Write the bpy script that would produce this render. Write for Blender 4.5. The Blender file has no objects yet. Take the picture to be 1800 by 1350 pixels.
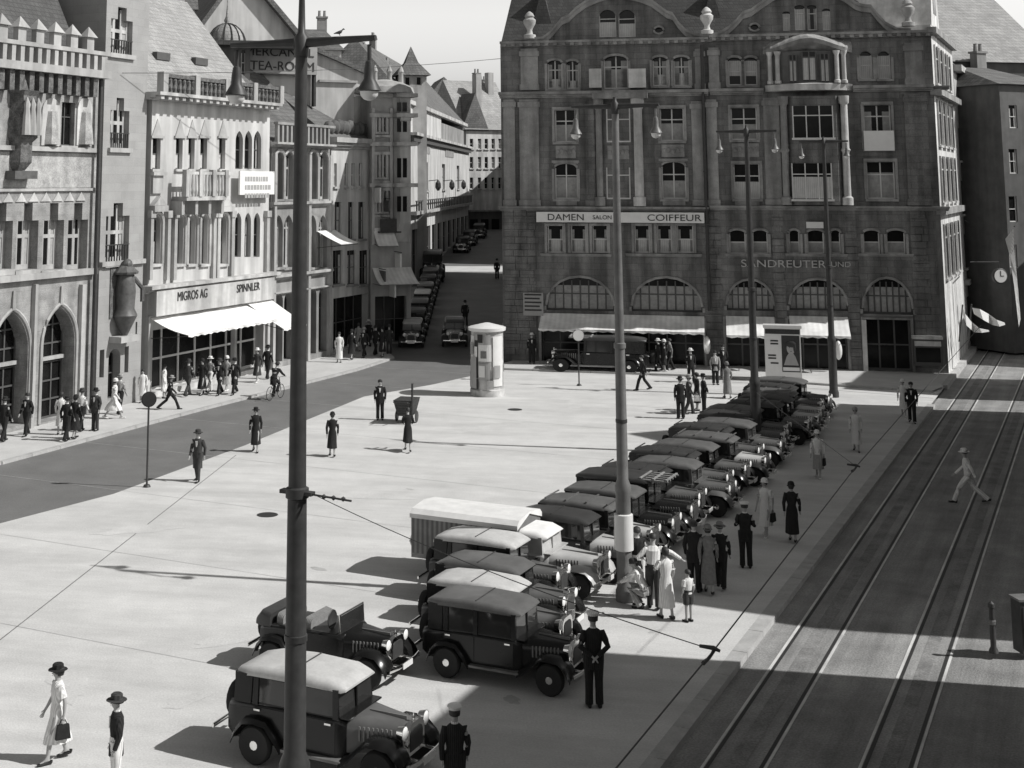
import bpy, bmesh, math, random
from mathutils import Vector, Matrix, geometry
random.seed(7)
SC = bpy.context.scene
COL = SC.collection
R = math.radians
# ---------------------------------------------------------------- camera
W, H = 1800.0, 1350.0
F, CX, CY, TILT, EYE = 2400.0, 700.0, -7.0, math.atan(325.0/2400.0), 10.5
cd = bpy.data.cameras.new('camera'); cam = bpy.data.objects.new('camera', cd); COL.objects.link(cam)
cd.sensor_fit = 'HORIZONTAL'; cd.sensor_width = 36.0; cd.lens = F/W*36.0
cd.shift_x = (W/2-CX)/W; cd.shift_y = (CY-H/2)/W
cd.clip_start = 0.1; cd.clip_end = 5000
cam.location = (0, 0, EYE); cam.rotation_euler = (R(90)+TILT, 0, 0)
SC.camera = cam
# ---------------------------------------------------------------- light
SUN_EL, SH = R(43), Vector((-.98, .2, 0)).normalized()      # SH: the way shadows fall on the ground
SUN_DIR = (-SH*math.cos(SUN_EL) + Vector((0, 0, math.sin(SUN_EL))))
wd = bpy.data.worlds.new('World'); SC.world = wd; wd.use_nodes = True
nt = wd.node_tree; bg = nt.nodes['Background']
sky = nt.nodes.new('ShaderNodeTexSky'); sky.sky_type = 'NISHITA'; sky.sun_disc = False
sky.sun_elevation = SUN_EL; sky.sun_rotation = math.atan2(SUN_DIR.x, SUN_DIR.y)
sky.dust_density = 4.0; sky.air_density = 1.2
sep = nt.nodes.new('ShaderNodeSeparateColor'); nt.links.new(sky.outputs[0], sep.inputs[0])       # blue-sensitive film: the sky counts by its blue
tcw = nt.nodes.new('ShaderNodeTexCoord'); sxw = nt.nodes.new('ShaderNodeSeparateXYZ'); nt.links.new(tcw.outputs['Generated'], sxw.inputs[0])
mrw = nt.nodes.new('ShaderNodeMapRange'); mrw.inputs[1].default_value = .12; mrw.inputs[2].default_value = .45; mrw.inputs[3].default_value = 3.1; mrw.inputs[4].default_value = .46
nt.links.new(sxw.outputs[2], mrw.inputs[0])
mm = nt.nodes.new('ShaderNodeMath'); mm.operation = 'MULTIPLY'; nt.links.new(sep.outputs[2], mm.inputs[0]); 
ml = nt.nodes.new('ShaderNodeMapRange'); ml.inputs[1].default_value = -.02; ml.inputs[2].default_value = .14; ml.inputs[3].default_value = 1.75; ml.inputs[4].default_value = 1.0
nt.links.new(sxw.outputs[2], ml.inputs[0]); m0 = nt.nodes.new('ShaderNodeMath'); m0.operation = 'MULTIPLY'; nt.links.new(mrw.outputs[0], m0.inputs[0]); nt.links.new(ml.outputs[0], m0.inputs[1])
nt.links.new(m0.outputs[0], mm.inputs[1])
cmb = nt.nodes.new('ShaderNodeCombineColor')
for i, k in enumerate((1.0, .993, .975)):
    q = nt.nodes.new('ShaderNodeMath'); q.operation = 'MULTIPLY'; q.inputs[1].default_value = k; nt.links.new(mm.outputs[0], q.inputs[0]); nt.links.new(q.outputs[0], cmb.inputs[i])
nt.links.new(cmb.outputs[0], bg.inputs[0]); bg.inputs[1].default_value = .085
sd = bpy.data.lights.new('sun', 'SUN'); so = bpy.data.objects.new('sun', sd); COL.objects.link(so)
sd.energy = 4.6; sd.angle = R(.5); sd.color = (1, .992, .975)
so.rotation_euler = SUN_DIR.to_track_quat('Z', 'Y').to_euler(); so.location = (40, -20, 60)
SC.view_settings.view_transform = 'Standard'; SC.view_settings.look = 'None'
SC.view_settings.exposure = 0.0; SC.view_settings.gamma = 1.0
# ---------------------------------------------------------------- pixel -> ray
CT, ST = math.cos(TILT), math.sin(TILT)
def ray(x, y):
    u = (x-CX)/F; v = (CY-y)/F
    return Vector((u, CT-v*ST, ST+v*CT))
def G(x, y, z=0.0):
    d = ray(x, y); t = (z-EYE)/d.z
    return Vector((0, 0, EYE))+d*t
def AtD(x, y, D):
    d = ray(x, y); return Vector((0, 0, EYE))+d*(D/d.y)
RA = Vector((.456, .89, 0)).normalized()          # along the tram rails
RN = Vector((RA.y, -RA.x, 0))                      # across the rails, to the right
def RR(r, n, z=0.0): return RA*r+RN*n+Vector((0, 0, z))
# ---------------------------------------------------------------- materials
def mat(name, g, rough=.8, *a_, streak=None, **k_):
    m = mat0(name, g, rough, *a_, **k_)
    if streak:
        t = m.node_tree; N = t.nodes.new; L = t.links.new; p = t.nodes['Principled BSDF']; src = p.inputs['Base Color'].links[0].from_socket
        tc = N('ShaderNodeTexCoord'); mp = N('ShaderNodeMapping'); mp.inputs['Scale'].default_value = (streak[0], streak[1], 1); m0 = N('ShaderNodeMapping'); m0.inputs['Rotation'].default_value = (0, 0, streak[3]); L(tc.outputs['Object'], m0.inputs[0]); L(m0.outputs[0], mp.inputs[0])
        n = N('ShaderNodeTexNoise'); n.inputs['Scale'].default_value = 1.0; n.inputs['Detail'].default_value = 7; n.inputs['Roughness'].default_value = .7; L(mp.outputs[0], n.inputs['Vector'])
        r = N('ShaderNodeMapRange'); r.inputs[1].default_value = .35; r.inputs[2].default_value = .65; r.inputs[3].default_value = 1-streak[2]; r.inputs[4].default_value = 1+streak[2]; L(n.outputs[0], r.inputs[0])
        x = N('ShaderNodeMix'); x.data_type = 'RGBA'; x.blend_type = 'MULTIPLY'; x.inputs[0].default_value = 1; L(src, x.inputs[6]); L(r.outputs[0], x.inputs[7]); L(x.outputs[2], p.inputs['Base Color'])
    return m
def mat0(name, g, rough=.8, nscale=3.0, namt=.18, fine=0.0, metal=0.0, bump=0.0, brick=None, spec=.4, tintc=(1.0, .995, .982), stain=0.0, wave=None):
    m = bpy.data.materials.new(name); m.use_nodes = True; t = m.node_tree; N = t.nodes.new; L = t.links.new
    p = t.nodes['Principled BSDF']; p.inputs['Roughness'].default_value = rough; p.inputs['Metallic'].default_value = metal
    p.inputs['Specular IOR Level'].default_value = spec
    tc = N('ShaderNodeTexCoord')
    no = N('ShaderNodeTexNoise'); no.inputs['Scale'].default_value = nscale; no.inputs['Detail'].default_value = 6; no.inputs['Roughness'].default_value = .62
    L(tc.outputs['Object'], no.inputs['Vector'])
    mr = N('ShaderNodeMapRange'); mr.inputs[1].default_value = .3; mr.inputs[2].default_value = .7
    mr.inputs[3].default_value = 1-namt; mr.inputs[4].default_value = 1+namt; L(no.outputs[0], mr.inputs[0])
    val = mr.outputs[0]
    def mul(a, b):
        q = N('ShaderNodeMath'); q.operation = 'MULTIPLY'; L(a, q.inputs[0])
        if isinstance(b, float): q.inputs[1].default_value = b
        else: L(b, q.inputs[1])
        return q.outputs[0]
    hgt = None
    if fine:
        n2 = N('ShaderNodeTexNoise'); n2.inputs['Scale'].default_value = 22; n2.inputs['Detail'].default_value = 3; L(tc.outputs['Object'], n2.inputs['Vector'])
        m2 = N('ShaderNodeMapRange'); m2.inputs[1].default_value = .3; m2.inputs[2].default_value = .7; m2.inputs[3].default_value = 1-fine; m2.inputs[4].default_value = 1+fine
        L(n2.outputs[0], m2.inputs[0]); val = mul(val, m2.outputs[0]); hgt = n2.outputs[0]
    if stain:
        n3 = N('ShaderNodeTexNoise'); n3.inputs['Scale'].default_value = 1.0; n3.inputs['Detail'].default_value = 5
        mp = N('ShaderNodeMapping'); mp.inputs['Scale'].default_value = (1.3, 1.3, .16); L(tc.outputs['Object'], mp.inputs[0]); L(mp.outputs[0], n3.inputs['Vector'])
        m3 = N('ShaderNodeMapRange'); m3.inputs[1].default_value = .38; m3.inputs[2].default_value = .62; m3.inputs[3].default_value = 1-stain; m3.inputs[4].default_value = 1+stain
        L(n3.outputs[0], m3.inputs[0]); val = mul(val, m3.outputs[0])
    if brick:
        bw_, bh_, mort, con = brick
        sx = N('ShaderNodeSeparateXYZ'); L(tc.outputs['Object'], sx.inputs[0])
        ad = N('ShaderNodeMath'); ad.operation = 'ADD'; L(sx.outputs[0], ad.inputs[0]); L(sx.outputs[1], ad.inputs[1])
        cb = N('ShaderNodeCombineXYZ'); L(ad.outputs[0], cb.inputs[0]); L(sx.outputs[2], cb.inputs[1])
        br = N('ShaderNodeTexBrick'); br.inputs['Scale'].default_value = 1.0; br.inputs['Brick Width'].default_value = bw_; br.inputs['Row Height'].default_value = bh_
        br.inputs['Mortar Size'].default_value = mort; br.inputs['Mortar Smooth'].default_value = .3
        br.inputs['Color1'].default_value = (1-con*.5,)*3+(1,); br.inputs['Color2'].default_value = (1+con*.5,)*3+(1,); br.inputs['Mortar'].default_value = (1-con*1.2,)*3+(1,)
        L(cb.outputs[0], br.inputs['Vector']); sp = N('ShaderNodeSeparateColor'); L(br.outputs[0], sp.inputs[0]); val = mul(val, sp.outputs[0])
        hgt = sp.outputs[0]
    if wave:
        axis, sc, amt = wave
        wv = N('ShaderNodeTexWave'); wv.bands_direction = axis; wv.inputs['Scale'].default_value = sc; wv.inputs['Distortion'].default_value = .6
        L(tc.outputs['Object'], wv.inputs['Vector']); m4 = N('ShaderNodeMapRange'); m4.inputs[3].default_value = 1-amt; m4.inputs[4].default_value = 1+amt
        L(wv.outputs[1], m4.inputs[0]); val = mul(val, m4.outputs[0]); hgt = wv.outputs[1]
    val = mul(val, float(g))
    cm = N('ShaderNodeCombineColor')
    for i in range(3): L(mul(val, float(tintc[i])), cm.inputs[i])
    L(cm.outputs[0], p.inputs['Base Color'])
    if bump:
        b = N('ShaderNodeBump'); b.inputs['Strength'].default_value = bump; b.inputs['Distance'].default_value = .03
        L(hgt if hgt is not None else no.outputs[0], b.inputs['Height']); L(b.outputs[0], p.inputs['Normal'])
    return m
class MatLib(dict):
    def __missing__(s, k): raise KeyError(k)
M = MatLib()
def dm(key, *a, **k): M[key] = mat(key, *a, **k)
dm('pave', .535, .85, .9, .08, fine=.10, bump=.15, streak=(.10, .55, .12, .2))
dm('walk', .50, .85, .8, .10, fine=.06, bump=.15)
dm('asphalt', .15, .8, .5, .16, fine=.14, bump=.3)
dm('tram', .25, .75, .6, .26, fine=.22, bump=.5, streak=(2.2, .10, .22, .473))
dm('kerbstone', .40, .8, 2, .15, fine=.08)
dm('seam', .17, .9, 3, .2)
dm('pave_b', .535, .85, .9, .12, fine=.12)
dm('seam_pale', .40, .9, 2, .2)
dm('streak', .2, .8, 1.2, .35, fine=.3)
dm('rail', .62, .4, .8, .3)
dm('groove', .03, .6, 3, .2)
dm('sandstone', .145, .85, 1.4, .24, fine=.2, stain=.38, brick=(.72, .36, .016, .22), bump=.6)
dm('sandstone_trim', .25, .85, 2.2, .18, fine=.10, stain=.3)
dm('sandstone_dark', .15, .85, 2, .2, stain=.2)
dm('sandstone_pale_lit', .52, .85, 2, .2, stain=.25)  # pale stone; also holds painted sunlight on the side wing and two columns
dm('rathaus', .27, .85, 1.6, .30, fine=.22, stain=.14, brick=(1.1, .45, .012, .12), bump=.25)
dm('rathaus_trim', .36, .85, 2, .12, stain=.18)
dm('fresco', .34, .85, 1.6, .35, fine=.25, stain=.15)
dm('relief', .12, .85, 4, .55, fine=.35, bump=.8)
dm('tower', .31, .85, .9, .10, fine=.09, brick=(1.0, .40, .01, .10), bump=.2)
dm('white_wall', .47, .8, .9, .08, stain=.2)
dm('white_trim', .42, .8, 2, .14, stain=.28)
dm('cream_wall', .50, .8, 1.2, .12, stain=.24)
dm('grey_wall', .36, .85, 1.2, .15, stain=.15)
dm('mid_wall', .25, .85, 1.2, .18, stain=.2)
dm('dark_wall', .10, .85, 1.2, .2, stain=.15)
dm('tile', .13, .8, .8, .25, fine=.2, brick=(.28, .24, .02, .35), bump=.7)
dm('tile_light', .30, .8, .8, .18, fine=.2, brick=(.28, .24, .02, .25), bump=.5)
dm('slate', .07, .65, .8, .25, fine=.2, brick=(.3, .22, .02, .3), bump=.6)
dm('glass', .012, .12, 2, .3, spec=.22)
dm('shopglass', .010, .15, 1.2, .5, spec=.2)
dm('frame', .62, .6, 3, .08)
dm('frame_dark', .09, .6, 3, .1)
dm('blind', .50, .9, 4, .1, wave=('X', 3.0, .14))
dm('curtain', .33, .9, 5, .2, wave=('X', 5.0, .3))
dm('awning', .76, .9, 1.2, .08, stain=.10, wave=('X', 1.1, .05))
dm('sign_white', .74, .6, 2, .05)
dm('sign_grey', .34, .7, 2, .1)
dm('letter', .035, .7, 3, .1)
dm('letter_grey', .42, .7, 3, .1)
dm('iron', .045, .5, 6, .25)
dm('iron_grey', .16, .45, 4, .2, stain=.15)
dm('lampglass', .78, .3, 3, .03)
dm('enamel', .70, .3, 3, .05)
dm('car_black', .010, .25, 2, .25, spec=.4)
dm('car_dark', .025, .28, 2, .25, spec=.4)
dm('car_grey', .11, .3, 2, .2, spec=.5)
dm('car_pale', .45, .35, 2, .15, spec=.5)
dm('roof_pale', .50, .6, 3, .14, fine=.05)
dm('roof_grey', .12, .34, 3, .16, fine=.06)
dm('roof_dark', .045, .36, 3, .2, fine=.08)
dm('canvas', .70, .9, 3, .1)
dm('canvas_side', .20, .9, 2, .2, wave=('X', 2.2, .35))
dm('chrome', .85, .12, 3, .03, metal=1.0)
dm('lens', .85, .15, 3, .02)  # white base colour stands in for bright reflections on the headlamp glass
dm('tyre', .022, .85, 5, .2)
dm('car_glass', .03, .06, 2, .2, spec=.7)
dm('wood', .24, .7, 4, .25, wave=('Z', 9, .2))
dm('skin', .36, .6, 8, .06)
dm('hair', .03, .6, 30, .3)
dm('eye', .02, .3, 5, .1)
dm('cloth_black', .018, .9, 14, .25, wave=('X', 9.0, .16), bump=.5)
dm('cloth_dark', .05, .9, 14, .25, wave=('X', 9.0, .16), bump=.5)
dm('cloth_grey', .20, .9, 14, .2, wave=('X', 9.0, .16), bump=.5)
dm('cloth_mid', .33, .9, 14, .15, wave=('X', 9.0, .16), bump=.5)
dm('cloth_white', .74, .9, 10, .06, wave=('X', 9.0, .16), bump=.5)
dm('shoe', .015, .4, 10, .2)
dm('poster', .42, .7, 1.6, .5)
dm('bronze', .10, .5, 5, .3)
# ---------------------------------------------------------------- mesh helper
class MB:
    def __init__(s): s.v = []; s.f = []; s.m = []; s.k = 0
    def add(s, vs, fs):
        b = len(s.v); s.v += [tuple(q) for q in vs]; s.f += [tuple(i+b for i in q) for q in fs]; s.m += [s.k]*len(fs)
        return s
    def box(s, x0, x1, y0, y1, z0, z1):
        return s.add([(x0,y0,z0),(x1,y0,z0),(x1,y1,z0),(x0,y1,z0),(x0,y0,z1),(x1,y0,z1),(x1,y1,z1),(x0,y1,z1)],
                     [(0,3,2,1),(4,5,6,7),(0,1,5,4),(1,2,6,5),(2,3,7,6),(3,0,4,7)])
    def hexa(s, lo, hi):      # two matching quads
        return s.add(list(lo)+list(hi), [(0,3,2,1),(4,5,6,7),(0,1,5,4),(1,2,6,5),(2,3,7,6),(3,0,4,7)])
    def loft(s, rings, closed=True, cap=True):
        n = len(rings[0]); vs = [p for r in rings for p in r]; fs = []
        for i in range(len(rings)-1):
            for j in range(n if closed else n-1):
                a = i*n+j; b = i*n+(j+1) % n; fs.append((a, b, b+n, a+n))
        if cap and closed: fs.append(tuple(range(n-1, -1, -1))); fs.append(tuple(range((len(rings)-1)*n, len(rings)*n)))
        return s.add(vs, fs)
    def tube(s, pts, rad, n=8, cap=True):
        pts = [Vector(p) for p in pts]; rings = []
        for i, p in enumerate(pts):
            d = (pts[min(i+1, len(pts)-1)]-pts[max(i-1, 0)]).normalized()
            up = Vector((0, 0, 1)) if abs(d.z) < .9 else Vector((1, 0, 0))
            a = d.cross(up).normalized(); b = a.cross(d).normalized()
            r = rad[i] if isinstance(rad, (list, tuple)) else rad
            ra, rb = r if isinstance(r, (list, tuple)) else (r, r)
            rings.append([p+a*(ra*math.cos(2*math.pi*k/n))+b*(rb*math.sin(2*math.pi*k/n)) for k in range(n)])
        return s.loft(rings, True, cap)
    def lathe(s, prof, c=(0, 0, 0), n=12, axis='z', ang=2*math.pi, cap=True):
        rings = []
        for r, h in prof:
            ring = []
            for k in range(n):
                t = ang*k/n; x, y = r*math.cos(t), r*math.sin(t)
                q = (x, y, h) if axis == 'z' else ((h, x, y) if axis == 'x' else (y, h, x))
                ring.append((c[0]+q[0], c[1]+q[1], c[2]+q[2]))
            rings.append(ring)
        return s.loft(rings, True, cap)
    def poly(s, pts, y0, y1):  # polygon in (x,z), extruded from y0 to y1
        n = len(pts); tri = geometry.tessellate_polygon([[Vector((p[0], p[1], 0)) for p in pts]])
        vs = [(p[0], y0, p[1]) for p in pts]+[(p[0], y1, p[1]) for p in pts]
        fs = [tuple(t) for t in tri]+[tuple(i+n for i in reversed(t)) for t in tri]+[(i, (i+1) % n, (i+1) % n+n, i+n) for i in range(n)]
        return s.add(vs, fs)
    def ball(s, c, r, n=8, m=6):
        if not isinstance(r, (tuple, list)): r = (r, r, r)
        rings = []
        for i in range(m+1):
            t = math.pi*(i+.02)/(m+.04)-math.pi/2
            rings.append([(c[0]+r[0]*math.cos(t)*math.cos(2*math.pi*k/n), c[1]+r[1]*math.cos(t)*math.sin(2*math.pi*k/n), c[2]+r[2]*math.sin(t)) for k in range(n)])
        return s.loft(rings)
    def build(s, name, mats, parent=None, smooth=False, recalc=True):
        me = bpy.data.meshes.new(name); me.from_pydata(s.v, [], s.f)
        if not isinstance(mats, (list, tuple)): mats = [mats]
        for q in mats: me.materials.append(M[q] if isinstance(q, str) else q)
        if len(mats) > 1: me.polygons.foreach_set('material_index', s.m)
        if recalc:
            b = bmesh.new(); b.from_mesh(me); bmesh.ops.recalc_face_normals(b, faces=b.faces); b.to_mesh(me); b.free()
        if smooth: me.polygons.foreach_set('use_smooth', [True]*len(me.polygons))
        o = bpy.data.objects.new(name, me); COL.objects.link(o)
        if smooth: me.set_sharp_from_angle(angle=R(40))
        if parent: o.parent = parent
        return o
def tag(o, label=None, cat=None, group=None, kind=None):
    if label: o['label'] = label
    if cat: o['category'] = cat
    if group: o['group'] = group
    if kind: o['kind'] = kind
    return o
def empty(name, loc=(0, 0, 0), rz=0.0, label=None, cat=None, group=None):
    o = bpy.data.objects.new(name, None); COL.objects.link(o); o.location = loc; o.rotation_euler = (0, 0, rz)
    o.empty_display_size = .3
    return tag(o, label, cat, group)
KIDS = {}
def copy_tree(o, parent=None):
    c = o.copy(); COL.objects.link(c)
    if parent: c.parent = parent
    for ch in [k for k in bpy.data.objects if k.parent == o]: copy_tree(ch, c)
    return c
def text_mesh(txt, name, m, parent, x, y, z, height, width=None, depth=.02, flip=False):
    cu = bpy.data.curves.new(name, 'FONT'); cu.body = txt; cu.size = 1; cu.extrude = depth; cu.align_x = 'CENTER'; cu.align_y = 'CENTER'
    to = bpy.data.objects.new(name, cu); COL.objects.link(to)
    dg = bpy.context.evaluated_depsgraph_get(); dg.update()
    me = bpy.data.meshes.new_from_object(to.evaluated_get(dg)); bpy.data.objects.remove(to)
    xs = [v.co.x for v in me.vertices]; ys = [v.co.y for v in me.vertices]
    sy = height/(max(ys)-min(ys)); sx = (width/(max(xs)-min(xs))) if width else sy
    mx, my = (max(xs)+min(xs))/2, (max(ys)+min(ys))/2
    for v in me.vertices:
        a, b, c = v.co; v.co = ((a-mx)*sx+x, y-c, (b-my)*sy+z)
    me.materials.clear(); me.materials.append(M[m])
    o = bpy.data.objects.new(name, me); COL.objects.link(o); o.parent = parent
    return o
# ---------------------------------------------------------------- ground sheets
def sheet(name, pts, z, m, label=None):
    vs = [(p[0], p[1], z) for p in pts]
    tri = geometry.tessellate_polygon([[Vector((p[0], p[1], 0)) for p in pts]])
    mb = MB(); mb.add(vs, [tuple(t) for t in tri]); o = mb.build(name, m)
    for p in o.data.polygons:
        if p.normal.z < 0: p.flip()
    return tag(o, kind='structure')
def kerb(name, pts, zlo, zhi, w, m='kerbstone'):
    mb = MB()
    for a, b in zip(pts[:-1], pts[1:]):
        a, b = Vector((a[0], a[1], 0)), Vector((b[0], b[1], 0)); d = (b-a).normalized(); n = Vector((-d.y, d.x, 0))*w/2
        L = (b-a).length; k = max(1, int(L/1.6))
        for i in range(k):
            p, q = a+d*(L*i/k+.012), a+d*(L*(i+1)/k-.012)
            lo = [p-n, q-n, q+n, p+n]; mb.hexa([v+Vector((0, 0, zlo)) for v in lo], [v+Vector((0, 0, zhi)) for v in lo])
    return tag(mb.build(name, m), kind='structure')
sheet('ground', [(-900, -60), (1400, -60), (1400, 1600), (-900, 1600)], -.16, 'asphalt')
KN = -7.95                                             # the kerb of the tram lane
sq_left = [G(-500, 1040), G(0, 920), G(200, 868), G(430, 783), G(640, 697), G(760, 676), G(832, 660), G(886, 653)]
sq = [RR(-5, KN), RR(80.0, KN), G(1500, 660), G(886, 650)] + [v for v in reversed(sq_left)] + [Vector((-40, 10, 0)), Vector((-10, -20, 0))]
sheet('square', sq, 0.0, 'pave')
SX = .147; SSLOPE = .057                                  # the side street: its bearing and its climb
def ST_(D, off): return Vector((1.06+SX*(D-116)+off, D, max(0, SSLOPE*(D-85))))   # off: metres right of the left house fronts
KL = [(-.6, 85.3), (.5, 118), (4.2, 140), (8.8, 170), (30, 300)]; KR = [(6.0, 85.3), (11.4, 135), (16, 170), (45, 300)]
def SZ(p, dz=0.0): return Vector((p[0], p[1], SSLOPE*(p[1]-85.3)+dz))
road = [G(-500, 905), G(0, 816), G(350, 722), G(625, 652), G(690, 631), Vector((-.6, 85.3, 0)), Vector((6.0, 85.3, 0)), G(886, 641), G(886, 653)] + list(reversed(sq_left))
sheet('road', road, -.008, 'asphalt')
def slope_sheet(name, left, right, m, dz):
    pts = [SZ(p, dz) for p in left]+[SZ(p, dz) for p in reversed(right)]
    tri = geometry.tessellate_polygon([[Vector((p.x, p.y, 0)) for p in pts]]); mb = MB(); mb.add(pts, [tuple(t) for t in tri]); o = mb.build(name, m)
    for p in o.data.polygons:
        if p.normal.z < 0: p.flip()
    return tag(o, kind='structure')
slope_sheet('side_street', KL, KR, 'asphalt', -.006)
slope_sheet('pavement', [(-5, 85.3), (-2, 118), (2, 140), (6, 170), (27, 300)], KL, 'walk', .10); slope_sheet('pavement', KR, [(9, 85.3), (14, 135), (19, 170), (49, 300)], 'walk', .10)
mb = MB(); mb.add([Vector((3.0, 126.2, SSLOPE*40.9)), Vector((9.8, 126.2, SSLOPE*40.9)), Vector((10.4, 130.4, SSLOPE*45.1)), Vector((3.3, 130.4, SSLOPE*45.1))], [(0, 1, 2, 3)]); tag(mb.build('pale_sun_strip', 'walk', recalc=False), kind='structure')  # pale strip added so the sunlit patch on the asphalt looks brighter
lp = [G(-500, 905), G(0, 816), G(350, 722), G(625, 652), G(690, 631)]
back = [Vector((p.x, p.y, 0)) for p in lp]
lw = lp + [Vector((-.6, 85.2, 0)), Vector((-20, 90, 0)), Vector((-60, 60, 0))]
sheet('pavement', lw, .10, 'walk')
kerb('kerb', lp+[Vector((-.6, 85.2, 0))], -.05, .104, .22)
# pavement in front of the corner building
fr = [G(886, 641), G(886, 650), G(1250, 663), G(1500, 681), G(1640, 690), RR(76.5, KN), RR(84, KN-1), RR(84, KN-12), Vector((14, 95, 0))]
sheet('pavement', fr, .10, 'walk')
kerb('kerb', [G(886, 650), G(1250, 663), G(1500, 681), G(1640, 690)], -.05, .104, .22)
# the tram lane lies one step lower
sheet('tram_road', [RR(-10, KN), RR(400, KN), RR(400, 0.6), RR(-10, .6)], -.13, 'tram')
kerb('kerb', [RR(5, KN), RR(71, KN)], -.15, .006, .34)
kerb('kerb', [RR(77, KN), RR(300, KN)], -.15, .106, .3)
sheet('pavement', [RR(77, KN), RR(300, KN), RR(300, KN-3), RR(77, KN-3)], .096, 'walk')
sheet('pavement', [RR(-10, .6), RR(400, .6), RR(400, 3.6), RR(-10, 3.6)], 0.0, 'walk')
kerb('kerb', [RR(0, .6), RR(200, .6)], -.15, .006, .3)
for n in (-7.2, -6.16, -4.63, -3.73):                   # four rails with a dark groove each
    mb = MB()
    A = RR(-5, n); B = RR(300, n); w = RN*.026
    mb.hexa([A-w+Vector((0,0,-.16)), B-w+Vector((0,0,-.16)), B+w+Vector((0,0,-.16)), A+w+Vector((0,0,-.16))],
            [A-w+Vector((0,0,-.118)), B-w+Vector((0,0,-.118)), B+w+Vector((0,0,-.118)), A+w+Vector((0,0,-.118))])
    tag(mb.build('tram_rail', 'rail'), kind='structure')
    mb = MB(); s = 1 if n in (-7.2, -4.63) else -1
    A = RR(-5, n+s*.075); B = RR(300, n+s*.075); w = RN*.035
    mb.add([A-w+Vector((0,0,-.126)), B-w+Vector((0,0,-.126)), B+w+Vector((0,0,-.126)), A+w+Vector((0,0,-.126))], [(0, 1, 2, 3)])
    tag(mb.build('rail_groove', 'groove'), kind='structure')
def strip(name, a, b, w, z, m):
    d = (b-a).normalized(); n = Vector((-d.y, d.x, 0))*w/2; mb = MB()
    mb.add([a-n+Vector((0,0,z)), b-n+Vector((0,0,z)), b+n+Vector((0,0,z)), a+n+Vector((0,0,z))], [(0, 1, 2, 3)])
    return tag(mb.build(name, m, recalc=False), kind='structure')
strip('paving_joint', G(415, 800), G(-60, 1172), .035, .004, 'seam')
strip('paving_joint', G(1085, 655), G(1640, 700), .05, .004, 'seam')

# seams of the concrete square and worn streaks in the tram lane
random.seed(21)
for i in range(9):
    a = RR(20+i*6.3, -12-random.random()*3); strip('paving_joint', a, a-RN*(26+random.random()*10), .025, .004, 'seam_pale')
for n, w in ((-6.68, .3), (-4.18, .28)):
    strip('oil_streak', RR(8, n), RR(95, n), w, -.1255, 'streak')

def patch(name, c, rx, ry, m, seed, z=.0045):
    random.seed(seed); n = 18; rot = random.random()*3; vs = []
    for k in range(n):
        t = 2*math.pi*k/n; q = 1+random.uniform(-.25, .25); x, y = rx*q*math.cos(t), ry*q*math.sin(t); vs.append((c.x+x*math.cos(rot)-y*math.sin(rot), c.y+x*math.sin(rot)+y*math.cos(rot), z))
    mb = MB(); mb.add(vs, [tuple(range(n))]); return tag(mb.build(name, m, recalc=False), kind='structure')
for i, (x, y, rx, ry, m) in enumerate([(560,1000,.25,.12,'seam_pale'), (250,930,1.4,.5,'pave_b'), (640,870,1.8,.5,'pave_b'), (860,750,2.2,.4,'pave_b'), (420,1120,1.2,.4,'pave_b'), (120,1200,1.1,.4,'pave_b'), (720,860,.16,.08,'seam_pale'), (330,1230,.7,.25,'pave_b'), (1150,1110,.2,.08,'seam_pale'), (1010,710,1.5,.4,'pave_b'), (900,1230,.25,.15,'seam_pale')]): patch('worn_patch', G(x, y), rx, ry, m, i)
for x, y in [(470,905), (905,720)]:
    c = G(x, y); mb = MB(); mb.lathe([(.34, -.01), (.34, .006), (.27, .006), (.27, .003), (.001, .003)], (c.x, c.y, 0), 18); tag(mb.build('drain_cover', 'groove'), kind='structure')
# ---------------------------------------------------------------- facade tool: local x along the wall, -y out of it, z up
def arch_outline(x0, x1, z0, z1, kind, rise=None):
    w = x1-x0; c = (x0+x1)/2; pts = [(x0, z0), (x1, z0)]
    if kind == 'rect': return pts+[(x1, z1), (x0, z1)]
    if kind == 'step':
        q = w*.3; h = rise or w*.35
        return pts+[(x1, z1-h), (x1-q, z1-h), (x1-q, z1), (x0+q, z1), (x0+q, z1-h), (x0, z1-h)]
    h = rise if rise else (w/2 if kind == 'round' else (w*.75 if kind == 'pointed' else w*.22)); n = 10; zs = z1-h
    if kind == 'pointed':
        r = (h*h+w*w/4)/w
        a = [(x0+r-r*math.cos(t), zs+r*math.sin(t)) for t in [math.asin(min(1, h/r))*i/6 for i in range(7)]]
        left = a; right = [(2*c-p[0], p[1]) for p in a]
        return pts+right+left[-2::-1]
    return pts+[(c+w/2*math.cos(math.pi*i/n), zs+h*math.sin(math.pi*i/n)) for i in range(n+1)]
WR = random.Random(9)
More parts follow.
